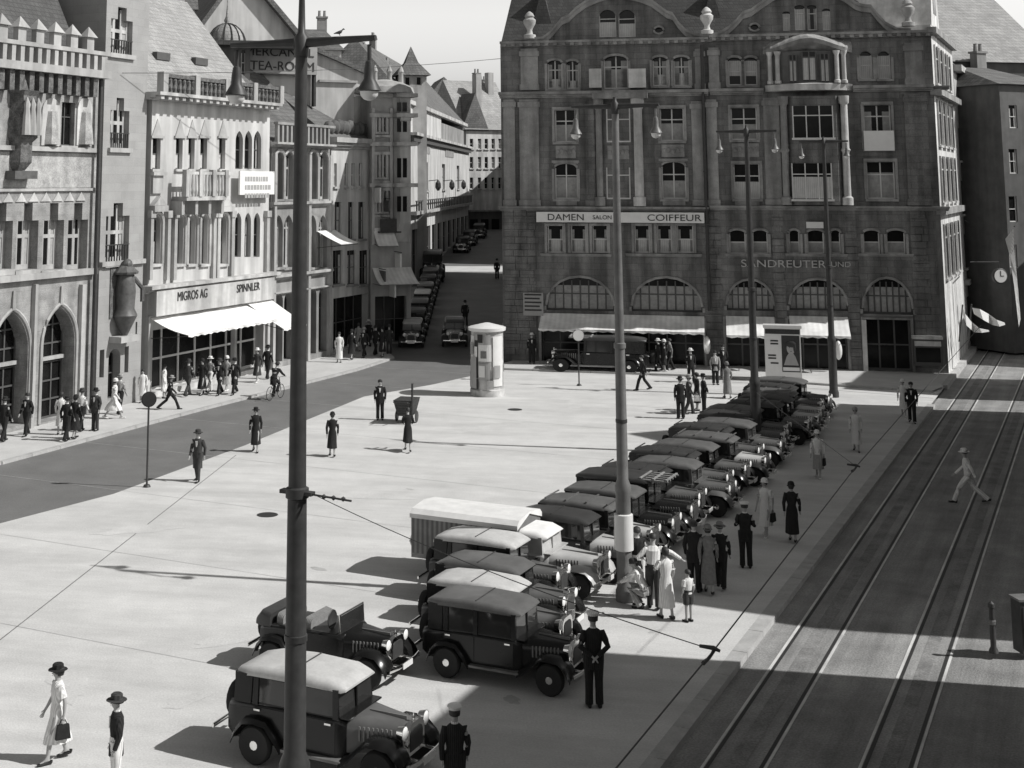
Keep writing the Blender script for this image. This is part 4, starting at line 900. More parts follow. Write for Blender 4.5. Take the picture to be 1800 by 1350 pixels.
mb.box(0, L_, -.46, -.38, zf+1.1, zf+1.2); mb.build('ledge_railing', 'frame_dark', E.root)
mb = MB(); random.seed(5)
for z in (9.2-0.9,):
    for q0 in (5, 26):
        for i in range(9): mb.box(q0+i*.9, q0+i*.9+.6, -.08, 0, 13.0, 13.8)
mb.build('faded_lettering', 'grey_wall', E.root)
for i in range(3): mb = MB(); q = 12+i*12; mb.tube([(q, 0, 10.5), (q, -.9, 10.6)], .04, 6); mb.lathe([(.05, 10.6), (.25, 10.3), (.28, 9.9), (.1, 9.6)], (q, -.9, 0), 8); mb.build('wall_lantern', 'iron', E.root)
# houses closing the street
K = Facade('closing_house', 'pale grey house with steep roof closing the view up the side street', 'building', None, (1, .55), at=AtD(820, 318, 172))
a, b = 0, K.sz(905, 300)[0]; ztop = K.sz(850, 228)[1]
for y0, y1 in [(244,262), (276,296), (312,332)]:
    for x0 in (826, 840, 852, 864, 876): K.window(x0, y0, x0+6, y1, 'rect', 1, 2, dep=.2, sill=True, trim='white_trim')
K.wall([(a, 0), (b, 0), (b, ztop), (a, ztop)], 10, 'cream_wall')
K.gable_roof(a, b, ztop, ztop+6.5, 10, 'roof', 'tile_light', over=.4); K.bx([(2.8, 3.6, 2, 3, ztop+2, ztop+7.2), (5.6, 6.4, 3.5, 4.4, ztop+3, ztop+7.6)], 'chimney', 'grey_wall')
mb = MB(); gx = 1.0; mb.poly([(gx-1.8, ztop-.1), (gx+2.2, ztop-.1), (gx+.2, ztop+4.6)], -.3, 3); mb.build('gablet', 'tile', K.root)
# bend of the street: low dark house
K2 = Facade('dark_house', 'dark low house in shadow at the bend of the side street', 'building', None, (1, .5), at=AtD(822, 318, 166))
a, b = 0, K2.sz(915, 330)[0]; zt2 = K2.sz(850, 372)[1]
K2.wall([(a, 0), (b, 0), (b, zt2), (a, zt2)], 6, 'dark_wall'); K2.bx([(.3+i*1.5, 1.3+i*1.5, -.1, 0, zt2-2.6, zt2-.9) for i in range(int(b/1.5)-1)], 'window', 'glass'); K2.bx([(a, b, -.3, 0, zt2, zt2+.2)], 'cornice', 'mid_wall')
# roofs beyond: spire and houses
def backhouse(name, label, x0, x1, ye, yr, D, depth, wm, rm, wins=(), dirv=(1, .1), hip=1.5, axis=0):
    f = Facade(name, label, 'building', None, dirv, at=AtD(x0, 318, D)); a, b = 0.0, f.sz(x1, ye)[0]; ze, zr = f.sz((x0+x1)/2, ye)[1], f.sz((x0+x1)/2, yr)[1]
    for w in wins: f.window(*w, 'rect', 1, 2, dep=.15, sill=False)
    f.wall([(a, 0), (b, 0), (b, ze), (a, ze)], depth, wm)
    if axis == 0: f.gable_roof(a, b, ze, zr, depth, 'roof', rm, over=.3, hip=hip)
    else:
        mb = MB(); mb.add([(a-.3, -.4, ze), (b+.3, -.4, ze), ((a+b)/2, -.4 if hip == 0 else hip, zr), (a-.3, depth, ze), (b+.3, depth, ze), ((a+b)/2, depth, zr)], [(0, 1, 2), (0, 2, 5, 3), (1, 4, 5, 2), (3, 5, 4), (0, 3, 4, 1)]); mb.build('roof', rm, f.root)
    return f
SPf = Facade('spire_tower', 'small square tower with a steep dark pyramid spire above the roofs', 'tower', None, (1, .2), at=AtD(704, 318, 120))
b = SPf.sz(750, 150)[0]; ze = SPf.sz(727, 132)[1]; zr = SPf.sz(727, 80)[1]
for x in (712, 732): SPf.window(x, 136, x+9, 150, 'rect', 1, 1, dep=.2, sill=False)
SPf.wall([(0, 0), (b, 0), (b, ze), (0, ze)], b, 'grey_wall')
mb = MB(); o = .35; mb.loft([[(-o, -o, ze), (b+o, -o, ze), (b+o, b+o, ze), (-o, b+o, ze)], [(b*.26, b*.26, ze+(zr-ze)*.45), (b*.74, b*.26, ze+(zr-ze)*.45), (b*.74, b*.74, ze+(zr-ze)*.45), (b*.26, b*.74, ze+(zr-ze)*.45)], [(b*.49, b*.49, zr), (b*.51, b*.49, zr), (b*.51, b*.51, zr), (b*.49, b*.51, zr)]]); mb.build('spire', 'tile', SPf.root)
backhouse('roof_house', 'house with broad grey tiled roof left of the spire', 640, 705, 160, 124, 128, 9, 'cream_wall', 'tile', wins=[(650,168,656,180), (664,168,670,180)])
backhouse('roof_house', 'house with steep grey gable roof right of the spire', 742, 830, 190, 132, 185, 14, 'grey_wall', 'tile', axis=1, hip=3)
backhouse('roof_house', 'far house with long pale roof near the end of the street', 790, 890, 178, 148, 215, 10, 'grey_wall', 'tile_light')
backhouse('roof_house', 'house with dark hipped roof behind the tea-room sign', 505, 600, 88, 40, 112, 10, 'white_wall', 'tile', wins=[(548,90,556,100)])
backhouse('roof_house', 'house with low dark roof and white gable beside the party wall', 600, 662, 130, 98, 118, 9, 'white_wall', 'tile')
# ---------------------------------------------------------------- houses up the tram street, right edge
def rface(name, label, t0, out=0.0): return Facade(name, label, 'building', None, RA, at=_b1+RA*t0+RN*out)
for i, (name, label, t0, L_, h, wm, rm) in enumerate([
    ('street_house', 'grey house with white awnings just beyond the corner building', 12.3, 11, 17.5, 'grey_wall', 'tile'),
    ('street_house', 'pale house with clock and long banner further up the tram street', 23.5, 15, 15.5, 'cream_wall', 'tile_light'),
    ('street_house', 'white house at the far right edge up the tram street', 38.7, 22, 19, 'white_wall', 'tile')]):
    f = rface(name, label, t0, [0, .2, .5][i])
    for k in range(int(L_/3.4)):
        for z in (5, 8.4, 11.8): f.window(0, 0, 0, 0, 'rect', 2, 3, dep=.25, trim='white_trim', local=(1+k*3.4, z, 2.5+k*3.4, z+2.1))
        f.window(0, 0, 0, 0, 'rect', 2, 1, dep=.4, sill=False, glass='shopglass', fm='frame_dark', name='shop_window', local=(.6+k*3.4, .4, 3.2+k*3.4, 3.2))
    f.wall([(0, 0), (L_, 0), (L_, h), (0, h)], 10, wm); f.bx([(-.0, L_, -.5, .05, h, h+.4), (0, L_, -.25, .02, 4.0, 4.3)], 'cornice', 'white_trim'); f.gable_roof(0, L_, h+.4, h+6.5, 11, 'roof', rm, over=.05)
    if i == 0: 
        for k in range(2): mb = MB(); x = 1.5+k*4; mb.add([(x, -.05, 8.0+k*3), (x+2, -.05, 8+k*3), (x+2, -1.4, 7.2+k*3), (x, -1.4, 7.2+k*3)], [(0, 1, 2, 3)]); mb.build('awning', 'awning', f.root)
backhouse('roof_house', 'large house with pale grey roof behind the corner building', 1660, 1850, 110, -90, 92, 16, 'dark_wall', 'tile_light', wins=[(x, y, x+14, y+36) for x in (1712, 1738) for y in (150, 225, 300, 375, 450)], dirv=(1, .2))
# street on the near right: three houses out of frame whose shadows fall over the lane
def shade_house(name, label, r0, r1, n, h, ridge, depth, wm='mid_wall', gable=None):
    f = Facade(name, label, 'building', None, -RA, at=RR(r1, n)); L_ = r1-r0
    for k in range(int(L_/3.2)):
        for z in (4.6, 8.0): f.window(0, 0, 0, 0, 'rect', 2, 3, dep=.25, trim='grey_wall', local=(.9+k*3.2, z, 2.2+k*3.2, z+2.0))
        f.window(0, 0, 0, 0, 'rect', 2, 1, dep=.4, sill=False, glass='shopglass', fm='frame_dark', name='shop_window', local=(.5+k*3.2, .4, 2.9+k*3.2, 3.1))
    f.wall([(0, 0), (L_, 0), (L_, h), (0, h)], depth, wm); f.bx([(0, L_, -.35, .05, h, h+.25)], 'cornice', 'white_trim'); f.gable_roof(0, L_, h+.25, h+ridge, depth, 'roof', 'tile', over=.02, hip=1.0)
    if gable:
        g0, g1, gh = gable; mb = MB(); mb.poly([(g0, h+.2), (g1, h+.2), ((g0+g1)/2, gh)], -.1, 3); mb.build('gable', wm, f.root)
    return f
def row_house(name, label, D0, D1, h):
    p = Vector((11.4+.108*(D1-135)+2.6, D1, 0)); f = Facade(name, label, 'building', None, Vector((-.108, -1, 0)), at=Vector((p.x, p.y, 0))); L_ = D1-D0
    for k in range(int(L_/3.4)):
        for z in (6, 9.4, 12.8): f.window(0, 0, 0, 0, 'rect', 2, 3, dep=.25, trim='grey_wall', local=(1+k*3.4, z, 2.3+k*3.4, z+2.0))
    f.wall([(0, 0), (L_, 0), (L_, h), (0, h)], 8, 'mid_wall'); f.bx([(0, L_, -.35, .05, h, h+.25)], 'cornice', 'grey_wall'); f.gable_roof(0, L_, h+.25, h+3.5, 8, 'roof', 'tile', over=.0)
row_house('row_house', 'row house on the right of the side street before the alley', 97, 123.5, 16.5)
row_house('row_house', 'row house on the right of the side street after the alley', 130.5, 175, 17)
backhouse('street_house', 'dark house with tall windows at the right edge beside the dark roofed house', 1766, 1860, 150, 110, 86, 9, 'dark_wall', 'tile', wins=[(1774,185,1788,225), (1774,262,1788,305), (1774,345,1788,390), (1774,430,1788,470)], dirv=(1, .45))
shade_house('near_house', 'near house at the lane with low hipped roof beside the camera', 2.0, 34.9, 3.6, 14.9, 2.5, 12)
shade_house('opposite_house', 'long house across the tram lane with a tall gable', 39.5, 73.4, 3.6, 14.4, 1.6, 5.0, gable=(4.0, 16.4, 21.3))
shade_house('far_house', 'far house across the tram lane beyond the gap', 78.4, 85.0, 3.6, 15.0, 2.0, 5)
shade_house('far_house', 'farthest house across the tram lane beyond the second gap', 92.0, 150.0, 3.6, 13.0, 4.0, 12)
# ---------------------------------------------------------------- motor cars of the 1930s: front = +x, ground z = 0
def rsec(x, hw, z0, z1, r, n=4, top_r=None):            # rounded box section at x (top corners rounded)
    tr = top_r if top_r else r; pts = [(x, -hw, z0), (x, hw, z0)]
    for i in range(n+1): t = math.pi/2*i/n; pts.append((x, hw-tr+tr*math.cos(t), z1-tr+tr*math.sin(t)))
    for i in range(n+1): t = math.pi/2*i/n; pts.append((x, -hw+tr-tr*math.sin(t), z1-tr+tr*math.cos(t)))
    return pts
def make_car(name, L=3.9, Wd=1.5, Ht=1.46, body='car_black', roof='roof_pale', style='sedan', round_=.5, spare=True, rack=False, light=False, label='', group=None, wheel='car_dark', bonnet=None):
    c = empty(name, (0, 0, 0), 0, label, 'car', group); hw = Wd/2*.86; xf, xr = L*.31, -L*.29; wr = .315; xc = L*.10; xb = -L*.46 if style != 'roadster' else -L*.40
    zb = .93; bn = bonnet or body; xrad = L*.385
    b = MB(); b.loft([rsec(xb-.02, hw*.8, .42, .86, .16), rsec(xb+.18, hw*.95, .34, zb, .13), rsec(xr+.5, hw, .32, zb, .05), rsec(xc, hw, .32, zb, .05), rsec(xc+.14, hw*.86, .34, zb+.02, .16)]); body_o = b.build('body', body, c, True)
    b = MB(); b.loft([rsec(xc+.12, hw*.84, .42, zb+.02, .2), rsec((xc+xrad)/2, hw*.66, .45, zb, .2), rsec(xrad-.03, hw*.46, .47, zb-.03, .17)]); bo = b.build('bonnet', bn, c, True)
    b = MB(); b.box(xc+.3, xrad-.12, -.012, .012, zb-.02, zb+.03)
    for s in (-1, 1):
        for i in range(8): x = xc+.34+i*.075; y = s*(hw*(.84-.38*((x-xc-.12)/(xrad-xc)))); b.box(x, x+.03, y-.006 if s < 0 else y-.02, y+.02 if s < 0 else y+.006, .62, .84)
    b.build('bonnet_louvres', 'iron_grey', bo)
    b = MB(); b.loft([rsec(xrad-.03, hw*.46+.03, .44, zb, .18), rsec(xrad+.05, hw*.45+.02, .44, zb-.01, .17)]); g_ = b.build('radiator', 'chrome', c, True)
    b = MB(); b.loft([rsec(xrad+.052, hw*.36, .5, zb-.1, .12), rsec(xrad+.06, hw*.36, .5, zb-.1, .12)]); b.build('grille', 'iron', g_)
    b = MB(); b.lathe([(.03, 0), (.035, .05), (.015, .1)], (xrad, 0, zb), 8); b.build('radiator_cap', 'chrome', g_, True)
    # wings
    for s in (-1, 1):
        yi, yo = s*(hw*.58), s*(Wd/2+.06)
        for nm, path in (('front_wing', [(xf+.46, .40), (xf+.38, .58), (xf+.2, .74), (xf, .76), (xf-.2, .76), (xf-.38, .62), (xf-.55, .45), (xf-.72, .36)]), ('rear_wing', [(xr+.52, .36), (xr+.4, .52), (xr+.22, .72), (xr, .75), (xr-.22, .72), (xr-.38, .55), (xr-.46, .38)])):
            if nm == 'rear_wing': yi = s*(hw*.9)
            b = MB(); rings = []
            for i, (x, z) in enumerate(path):
                y3 = yo; y2 = yi+(yo-yi)*.8; y1 = yi+(yo-yi)*.4
                rings.append([(x, yi, z-.03), (x, y1, z+.01), (x, y2, z-.01), (x, y3, z-.09), (x, y3-s*.03, z-.10), (x, y2, z-.045), (x, y1, z-.03), (x, yi, z-.06)])
            b.loft(rings); b.build('wing', body, c, True)
        b = MB(); b.box(xr+.5, xf-.68, min(s*hw*.9, yo-s*.04), max(s*hw*.9, yo-s*.04), .30, .345); b.build('running_board', 'iron_grey', c)
        for x in (xf, xr):
            b = MB(); b.lathe([(wr*.62, -.07), (wr*.9, -.08), (wr, -.04), (wr, .04), (wr*.9, .08), (wr*.62, .07)], (x, s*(Wd/2-.04), wr), 20, 'y'); w = b.build('wheel', 'tyre', c, True)
            b = MB(); b.lathe([(wr*.63, -.03), (wr*.6, .03), (wr*.63, .05)], (x, s*(Wd/2-.04), wr), 16, 'y'); b.lathe([(wr*.6, -.012), (wr*.6, .012)], (x, s*(Wd/2-.05), wr), 16, 'y'); b.build('rim', 'car_grey' if wheel == 'car_dark' else wheel, w, True)
            b = MB(); b.lathe([(.001, -.04), (.075, -.03), (.08, .0), (.075, .03), (.001, .04)], (x, s*(Wd/2+.0), wr), 10, 'y'); b.build('hub_cap', 'chrome', w, True)
        b = MB(); xl, yl, zl = xrad+.02, s*hw*.62, .84
        b.lathe([(.03, -.14), (.09, -.10), (.115, 0), (.118, .02)], (xl, yl, zl), 12, 'x'); b.tube([(xl-.03, yl, zl-.1), (xl-.03, yl*.9, .6)], .02, 6); hl = b.build('headlight', 'chrome', c, True)
        b = MB(); b.lathe([(.105, .021), (.08, .035), (.001, .042)], (xl, yl, zl), 12, 'x'); b.build('lens', 'lens', hl, True)
    b = MB(); b.tube([(xf+.50, -Wd*.46, .42), (xf+.56, -Wd*.25, .42), (xf+.57, 0, .42), (xf+.56, Wd*.25, .42), (xf+.50, Wd*.46, .42)], [(.02, .045)]*5, 6)
    for s in (-1, 1): b.tube([(xf+.55, s*.3, .42), (xrad-.05, s*.3, .44)], .025, 6)
    b.build('bumper', 'chrome', c, True)
    b = MB(); b.box(xf+.58, xf+.592, -.22, .22, .34, .45); b.build('number_plate', 'enamel', c)
    if spare:
        b = MB(); b.lathe([(wr*.5, -.07), (wr*.92, -.08), (wr, 0), (wr*.92, .08), (wr*.5, .07)], (xb-.14, 0, .72), 16, 'x'); sp = b.build('spare_wheel', 'tyre', c, True)
        b = MB(); b.lathe([(wr*.55, -.02), (.05, .03), (.001, .04)], (xb-.2, 0, .72), 12, 'x'); b.build('rim', 'car_grey', sp, True)
    b = MB(); b.tube([(xb-.28, -Wd*.4, .42), (xb-.3, 0, .42), (xb-.28, Wd*.4, .42)], [(.02, .04)]*3, 6); b.build('bumper', 'chrome', c, True)
    x0, x1 = xb+.06, xc+.06
    if style in ('sedan', 'soft', 'van'):
        zr = Ht; k = round_
        g = MB(); secs = [(x0+.10+.10*k, hw*.86), (x0+.3, hw*.93), (x1-.25, hw*.93), (x1-.03, hw*.90)]
        gm = 'car_glass' if style != 'van' else body
        g.loft([[(x, -w, zb-.02), (x, w, zb-.02), (x+(0.06*k if i == 0 else (-.10*k if i == 3 else 0)), w*.95, zr-.1), (x+(0.06*k if i == 0 else (-.10*k if i == 3 else 0)), -w*.95, zr-.1)] for i, (x, w) in enumerate(secs)]); g.build('windows', gm, c)
        p = MB(); mx = [x0+.10, x0+.48, (x0+x1)/2+.08, x1-.14]
        for s in (-1, 1):
            for i, x in enumerate(mx):
                w_ = .34 if (i == 0 and style != 'van') else .10; tl = .06*k if i == 0 else (-.05*k if i == 3 else 0)
                lo = [(x, s*hw*.90, zb-.02), (x+w_, s*hw*.90, zb-.02), (x+w_, s*hw*.97, zb-.02), (x, s*hw*.97, zb-.02)]
                p.hexa(lo, [(q[0]+tl, q[1]*.955, zr-.12) for q in lo])
        p.box(x0+.08, x0+.16, -hw*.86, -hw*.3, zb, zr-.12); p.box(x0+.08, x0+.16, hw*.3, hw*.86, zb, zr-.12); p.box(x0+.08, x0+.16, -hw*.3, hw*.3, zb, zb+.24)
        p.box(x1-.05-.05*k, x1-.01, -.02, .02, zb, zr-.12); p.box(x0+.12, x1-.04, -hw*.93, hw*.93, zb-.01, zb+.02); p.box(x0+.2, x1-.1, -hw*.9, hw*.9, zr-.16, zr-.12)
        p.build('cabin_frame', body, c)
        r = MB(); e = .06+.06*k
        r.loft([rsec(x0+.02, hw*.72, zr-.34*k-.12, zr-.30*k-.06, .05), rsec(x0+.12, hw*.86, zr-.17, zr-.10*k-.03, .12), rsec(x0+.4, hw*.95, zr-.14, zr-.005, .10+.1*k), rsec((x0+x1)/2, hw*.95, zr-.13, zr+.03, .10+.1*k), rsec(x1-.25, hw*.95, zr-.14, zr, .10+.1*k), rsec(x1-.02, hw*.88, zr-.16, zr-.06-.05*k, .08+.03*k), rsec(x1+.05, hw*.82, zr-.15, zr-.1-.05*k, .03)])
        ro = r.build('roof', roof, c, True)
        if style == 'soft':
            q = MB()
            for i in range(4): x = x0+.3+i*(x1-x0-.4)/3; q.box(x-.02, x+.02, -hw*.85, hw*.85, zr+.02, zr+.045)
            q.build('roof_bow', roof, ro)
        else:
            q = MB(); x = (x0+x1)/2+.1; q.box(x-.012, x+.012, -hw*.8, hw*.8, zr+.026, zr+.038); q.build('roof_seam', 'roof_dark', ro)
        for s in (-1, 1):
            xm = (x0+x1)/2+.13
            for xa, xz in ((xm-.72, xm-.02), (xm+.0, x1-.08)):
                d = MB(); d.box(xa, xz, min(s*hw*.99, s*(hw+.012)), max(s*hw*.99, s*(hw+.012)), .40, zb-.04); do = d.build('door', body, c)
                d = MB(); xh = xa+.1 if xa < xm-.5 else xz-.12; d.box(xh-.06, xh+.06, min(s*(hw+.014), s*(hw+.05)), max(s*(hw+.014), s*(hw+.05)), .84, .87); d.build('handle', 'chrome', do)
        b = MB(); b.box(x1-.02, x1+.16, -hw*.9, hw*.9, zb+.006, zb+.03); b.build('scuttle', body, c)
    if style == 'roadster':
        s_ = MB(); s_.box(x0+.25, x1-.1, -hw*.84, hw*.84, zb-.02, zb+.006); s_.build('cockpit', 'roof_dark', c)
        for xs in (x0+.35, x0+1.05):
            q = MB(); q.loft([rsec(xs, hw*.78, zb-.1, zb+.22, .1), rsec(xs+.16, hw*.78, zb-.1, zb+.18, .1)]); q.build('seat', 'cloth_grey', c, True)
        w = MB(); w.box(x1-.02, x1+.0, -hw*.8, hw*.8, zb+.02, zb+.36); ws = w.build('windscreen', 'car_glass', c)
        f = MB(); f.tube([(x1-.01, -hw*.82, zb), (x1-.03, -hw*.82, zb+.38), (x1-.03, hw*.82, zb+.38), (x1-.01, hw*.82, zb)], .02, 6); f.build('windscreen_frame', 'chrome', ws)
        f = MB(); f.loft([rsec(xb-.1, hw*.85, zb-.05, zb+.1, .1), rsec(xb+.05, hw*.95, zb-.05, zb+.26, .12), rsec(xb+.3, hw*.95, zb-.05, zb+.2, .1)]); f.build('folded_hood', 'roof_dark', c, True)
        f = MB(); f.lathe([(.19, -.012), (.2, 0), (.19, .012), (.17, 0)], (x1-.35, -hw*.4, zb+.2), 14, 'x'); f.build('steering_wheel', 'iron', c, True)
        if light:
            pass
    if rack:
        q = MB()
        for i in range(5): y = -hw*.8+i*hw*.4; q.box(x1-.35, x1+.55, y-.03, y+.03, zb+.62, zb+.66)
        for x in (x1-.3, x1+.1, x1+.5): q.box(x-.03, x+.03, -hw*.85, hw*.85, zb+.663, zb+.70)
        q.build('luggage_rack', 'wood', c)
    return c
def make_truck(name, label, group=None):
    c = make_car(name, 4.9, 1.7, 1.46, 'car_pale', 'canvas', 'van', .6, False, label=label, group=group)
    for ch in list(c.children):
        if ch.name.split('.')[0] in ('pillars',): pass
    z0, z1, xa, xb_, hw = .6, 1.72, -3.2, -.15, .86
    m = MB(); m.box(xa, xb_, -hw, hw, z0-.12, z0); m.build('load_bed', 'wood', c)
    m = MB(); m.loft([[(x, -hw, z0), (x, hw, z0), (x, hw*1.0, z1-.12), (x, hw*.85, z1-.02), (x, 0, z1+.06), (x, -hw*.85, z1-.02), (x, -hw, z1-.12)] for x in [xa, xa+.6, xa+1.2, xa+1.8, xb_]]); cv = m.build('canvas_cover', 'canvas_side', c)
    m = MB(); m.loft([[(x, hw+.02, z1-.22), (x, hw+.02, z1-.11), (x, hw*.86, z1), (x, 0, z1+.08), (x, -hw*.86, z1), (x, -hw-.02, z1-.11), (x, -hw-.02, z1-.22), (x, 0, z1+.03)] for x in (xa-.04, xb_+.04)]); m.build('canvas_roof', 'canvas', cv)
    m = MB()
    for x in (xa-.01,):
        for s in (-1, 1): m.hexa([(x-.03, s*.1, z1-.1), (x, s*.1, z1-.1), (x, s*.3, z1-.15), (x-.03, s*.3, z1-.15)], [(x-.03, s*.75, z0+.1), (x, s*.75, z0+.1), (x, s*.9, z0+.3), (x-.03, s*.9, z0+.3)])
    m.build('canvas_flap', 'canvas', cv)
    return c
CARDIR = Vector((RN.x, RN.y, 0)); CARA = math.atan2(CARDIR.y, CARDIR.x)
def put(c, p, ang=None, sc=None):
    c.location = (p.x, p.y, p.z if abs(p.z) > 1e-6 else 0.0); c.rotation_euler = (0, 0, CARA if ang is None else ang)
    if sc: c.scale = sc
    return c
GP = 'motor cars parked in a slanting row across the square'
protos = {}
def P_(key, **k): protos[key] = make_car('parked_car', group=GP, **k)  # grey and pale bonnet colours put the lacquer's sheen into the paint
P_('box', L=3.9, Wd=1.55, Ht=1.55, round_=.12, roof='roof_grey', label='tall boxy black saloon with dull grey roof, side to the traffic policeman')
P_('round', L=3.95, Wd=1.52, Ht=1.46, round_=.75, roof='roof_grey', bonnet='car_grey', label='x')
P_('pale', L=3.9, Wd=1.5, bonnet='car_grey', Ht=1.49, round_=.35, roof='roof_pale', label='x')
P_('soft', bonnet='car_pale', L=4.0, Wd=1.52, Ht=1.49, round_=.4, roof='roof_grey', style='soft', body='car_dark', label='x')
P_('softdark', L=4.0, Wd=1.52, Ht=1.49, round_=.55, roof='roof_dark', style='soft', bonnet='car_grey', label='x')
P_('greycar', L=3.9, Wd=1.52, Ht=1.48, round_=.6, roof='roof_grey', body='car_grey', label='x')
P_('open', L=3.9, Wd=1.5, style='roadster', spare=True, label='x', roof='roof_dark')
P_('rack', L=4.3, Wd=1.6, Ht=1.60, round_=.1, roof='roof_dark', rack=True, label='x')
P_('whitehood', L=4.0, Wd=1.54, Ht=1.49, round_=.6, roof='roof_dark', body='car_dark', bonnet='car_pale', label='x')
protos['truck'] = make_truck('delivery_truck', 'delivery truck with white canvas cover and pale bonnet in the car row', GP)
protos['truck']['category'] = 'truck'
used = set()
def car(key, rn, label, ang=None, sc=None):
    src = protos[key]
    if key in used: c = copy_tree(src)
    else: c = src; used.add(key)
    c['label'] = label; put(c, RR(rn[0], rn[1]), ang, sc); return c
car('box', (28.65, -12.0), 'boxy black saloon with dull grey roof, next to the white-capped policeman')
car('pale', (30.1, -12.75), 'black saloon with pale cream roof, second behind the policeman')
car('round', (31.75, -13.3), 'black saloon with swelling shiny domed roof, right of a boxy pale-roofed car')
car('pale', (33.4, -14.1), 'tall black saloon with long flat pale roof in front of the canvas truck', sc=(1.03, 1.0, 1.06))
car('truck', (35.2, -14.0), 'delivery truck with white canvas cover and pale bonnet in the car row')
car('whitehood', (36.90, -13.40), 'car with pale bonnet and light roof beside the canvas truck')
car('soft', (38.61, -13.30), 'dark car with grey folding fabric roof, left of the sleeved mast')
car('box', (40.17, -13.10), 'dark square-backed saloon half hidden behind the sleeved mast')
car('rack', (41.98, -13.20), 'big dark limousine with a pale wooden luggage rack over the windscreen')
car('softdark', (43.66, -13.30), 'car with dark fabric roof directly behind the luggage-rack limousine')
car('greycar', (45.22, -12.70), 'grey rounded saloon with grey roof, second behind the luggage-rack limousine')
car('softdark', (46.80, -13.20), 'dark hooded car, third behind the luggage-rack limousine')
car('round', (48.56, -13.00), 'shiny domed black saloon in the middle of the row')
car('soft', (50.18, -12.70), 'fabric-roofed car with bright bonnet just before the dark-based mast')
car('softdark', (51.89, -13.30), 'low dark hooded car level with the dark-based mast')
car('greycar', (53.45, -12.80), 'grey rounded saloon whose bonnet shows right of the dark-based mast')
car('softdark', (55.26, -13.10), 'dark hooded car just behind the dark-based mast')
car('round', (56.94, -13.30), 'black domed saloon close to the group of dark-clad men')
car('softdark', (58.50, -12.80), 'dark fabric-roofed car beside the group of dark-clad men')
car('whitehood', (60.08, -12.70), 'pale-bonneted car in the far third of the row')
car('soft', (61.84, -12.90), 'bright-bonneted hooded car three from the far end of the row')
car('softdark', (63.46, -13.20), 'dark car with low hood next to the end of the row')
car('box', (65.17, -13.10), 'long dark square car at the far end of the row below the poster stand')
car('open', (27.2, -15.5), 'black open tourer with hood folded and shining headlamps, empty seats')
car('pale', (23.1, -13.15), 'black landaulet saloon with flat pale roof at the bottom edge of the square', sc=(1.08, 1.05, 1.08))
# second file of bonnets beyond the first: cars nose to nose are not needed, headlamps show
protos2 = 'cars standing in the side street'
SA = math.atan2(-SD.y, -SD.x)
def scar(key, X, D, label, sl=.035, flip=False):
    c = copy_tree(protos[key]); c['label'] = label; c['group'] = protos2; p = SZ((X, D)); ang = math.atan2(-1, -sl); c.location = p; c.rotation_euler = (0, math.atan(SSLOPE), ang); return c
lab = ['dark saloon with pale roof front, first of the file in the side street', 'second dark car in the side street file, behind the first', 'dark hooded car third in the side street file', 'dark saloon with bright roof edge fourth in the side street file', 'dark domed car fifth in the side street file', 'dark hooded car sixth in the side street file', 'dark square car just below the tall van in the side street', 'tall dark van closing the upper end of the side street file']
for i, k in enumerate(['pale', 'softdark', 'soft', 'pale', 'round', 'softdark', 'soft', 'box']):
    c = scar(k, .9+.066*i*4.5, 89+i*4.5, lab[i], .066)
    if i == 7: c.scale = (1.3, 1.25, 1.6)
scar('whitehood', 3.6, 89.5, 'light-fronted car driving out of the side street beside the advertising column')
for i, (X, D) in enumerate([(6.6, 143), (7.7, 150), (9.2, 158)]): scar('softdark', X, D, ['dark car just beyond the sunlit strip in the side street', 'dark car parked further up the side street', 'farthest dark car at the bend of the side street'][i], .147)
v = copy_tree(protos['rack']); v['label'] = 'dark open-sided lorry parked along the kerb before the shop awning'; v['group'] = 'vehicles at the shop kerb'; p = G(1050, 652); put(v, p, math.atan2(-_d.y, -_d.x), (1.45, 1.15, 1.18))
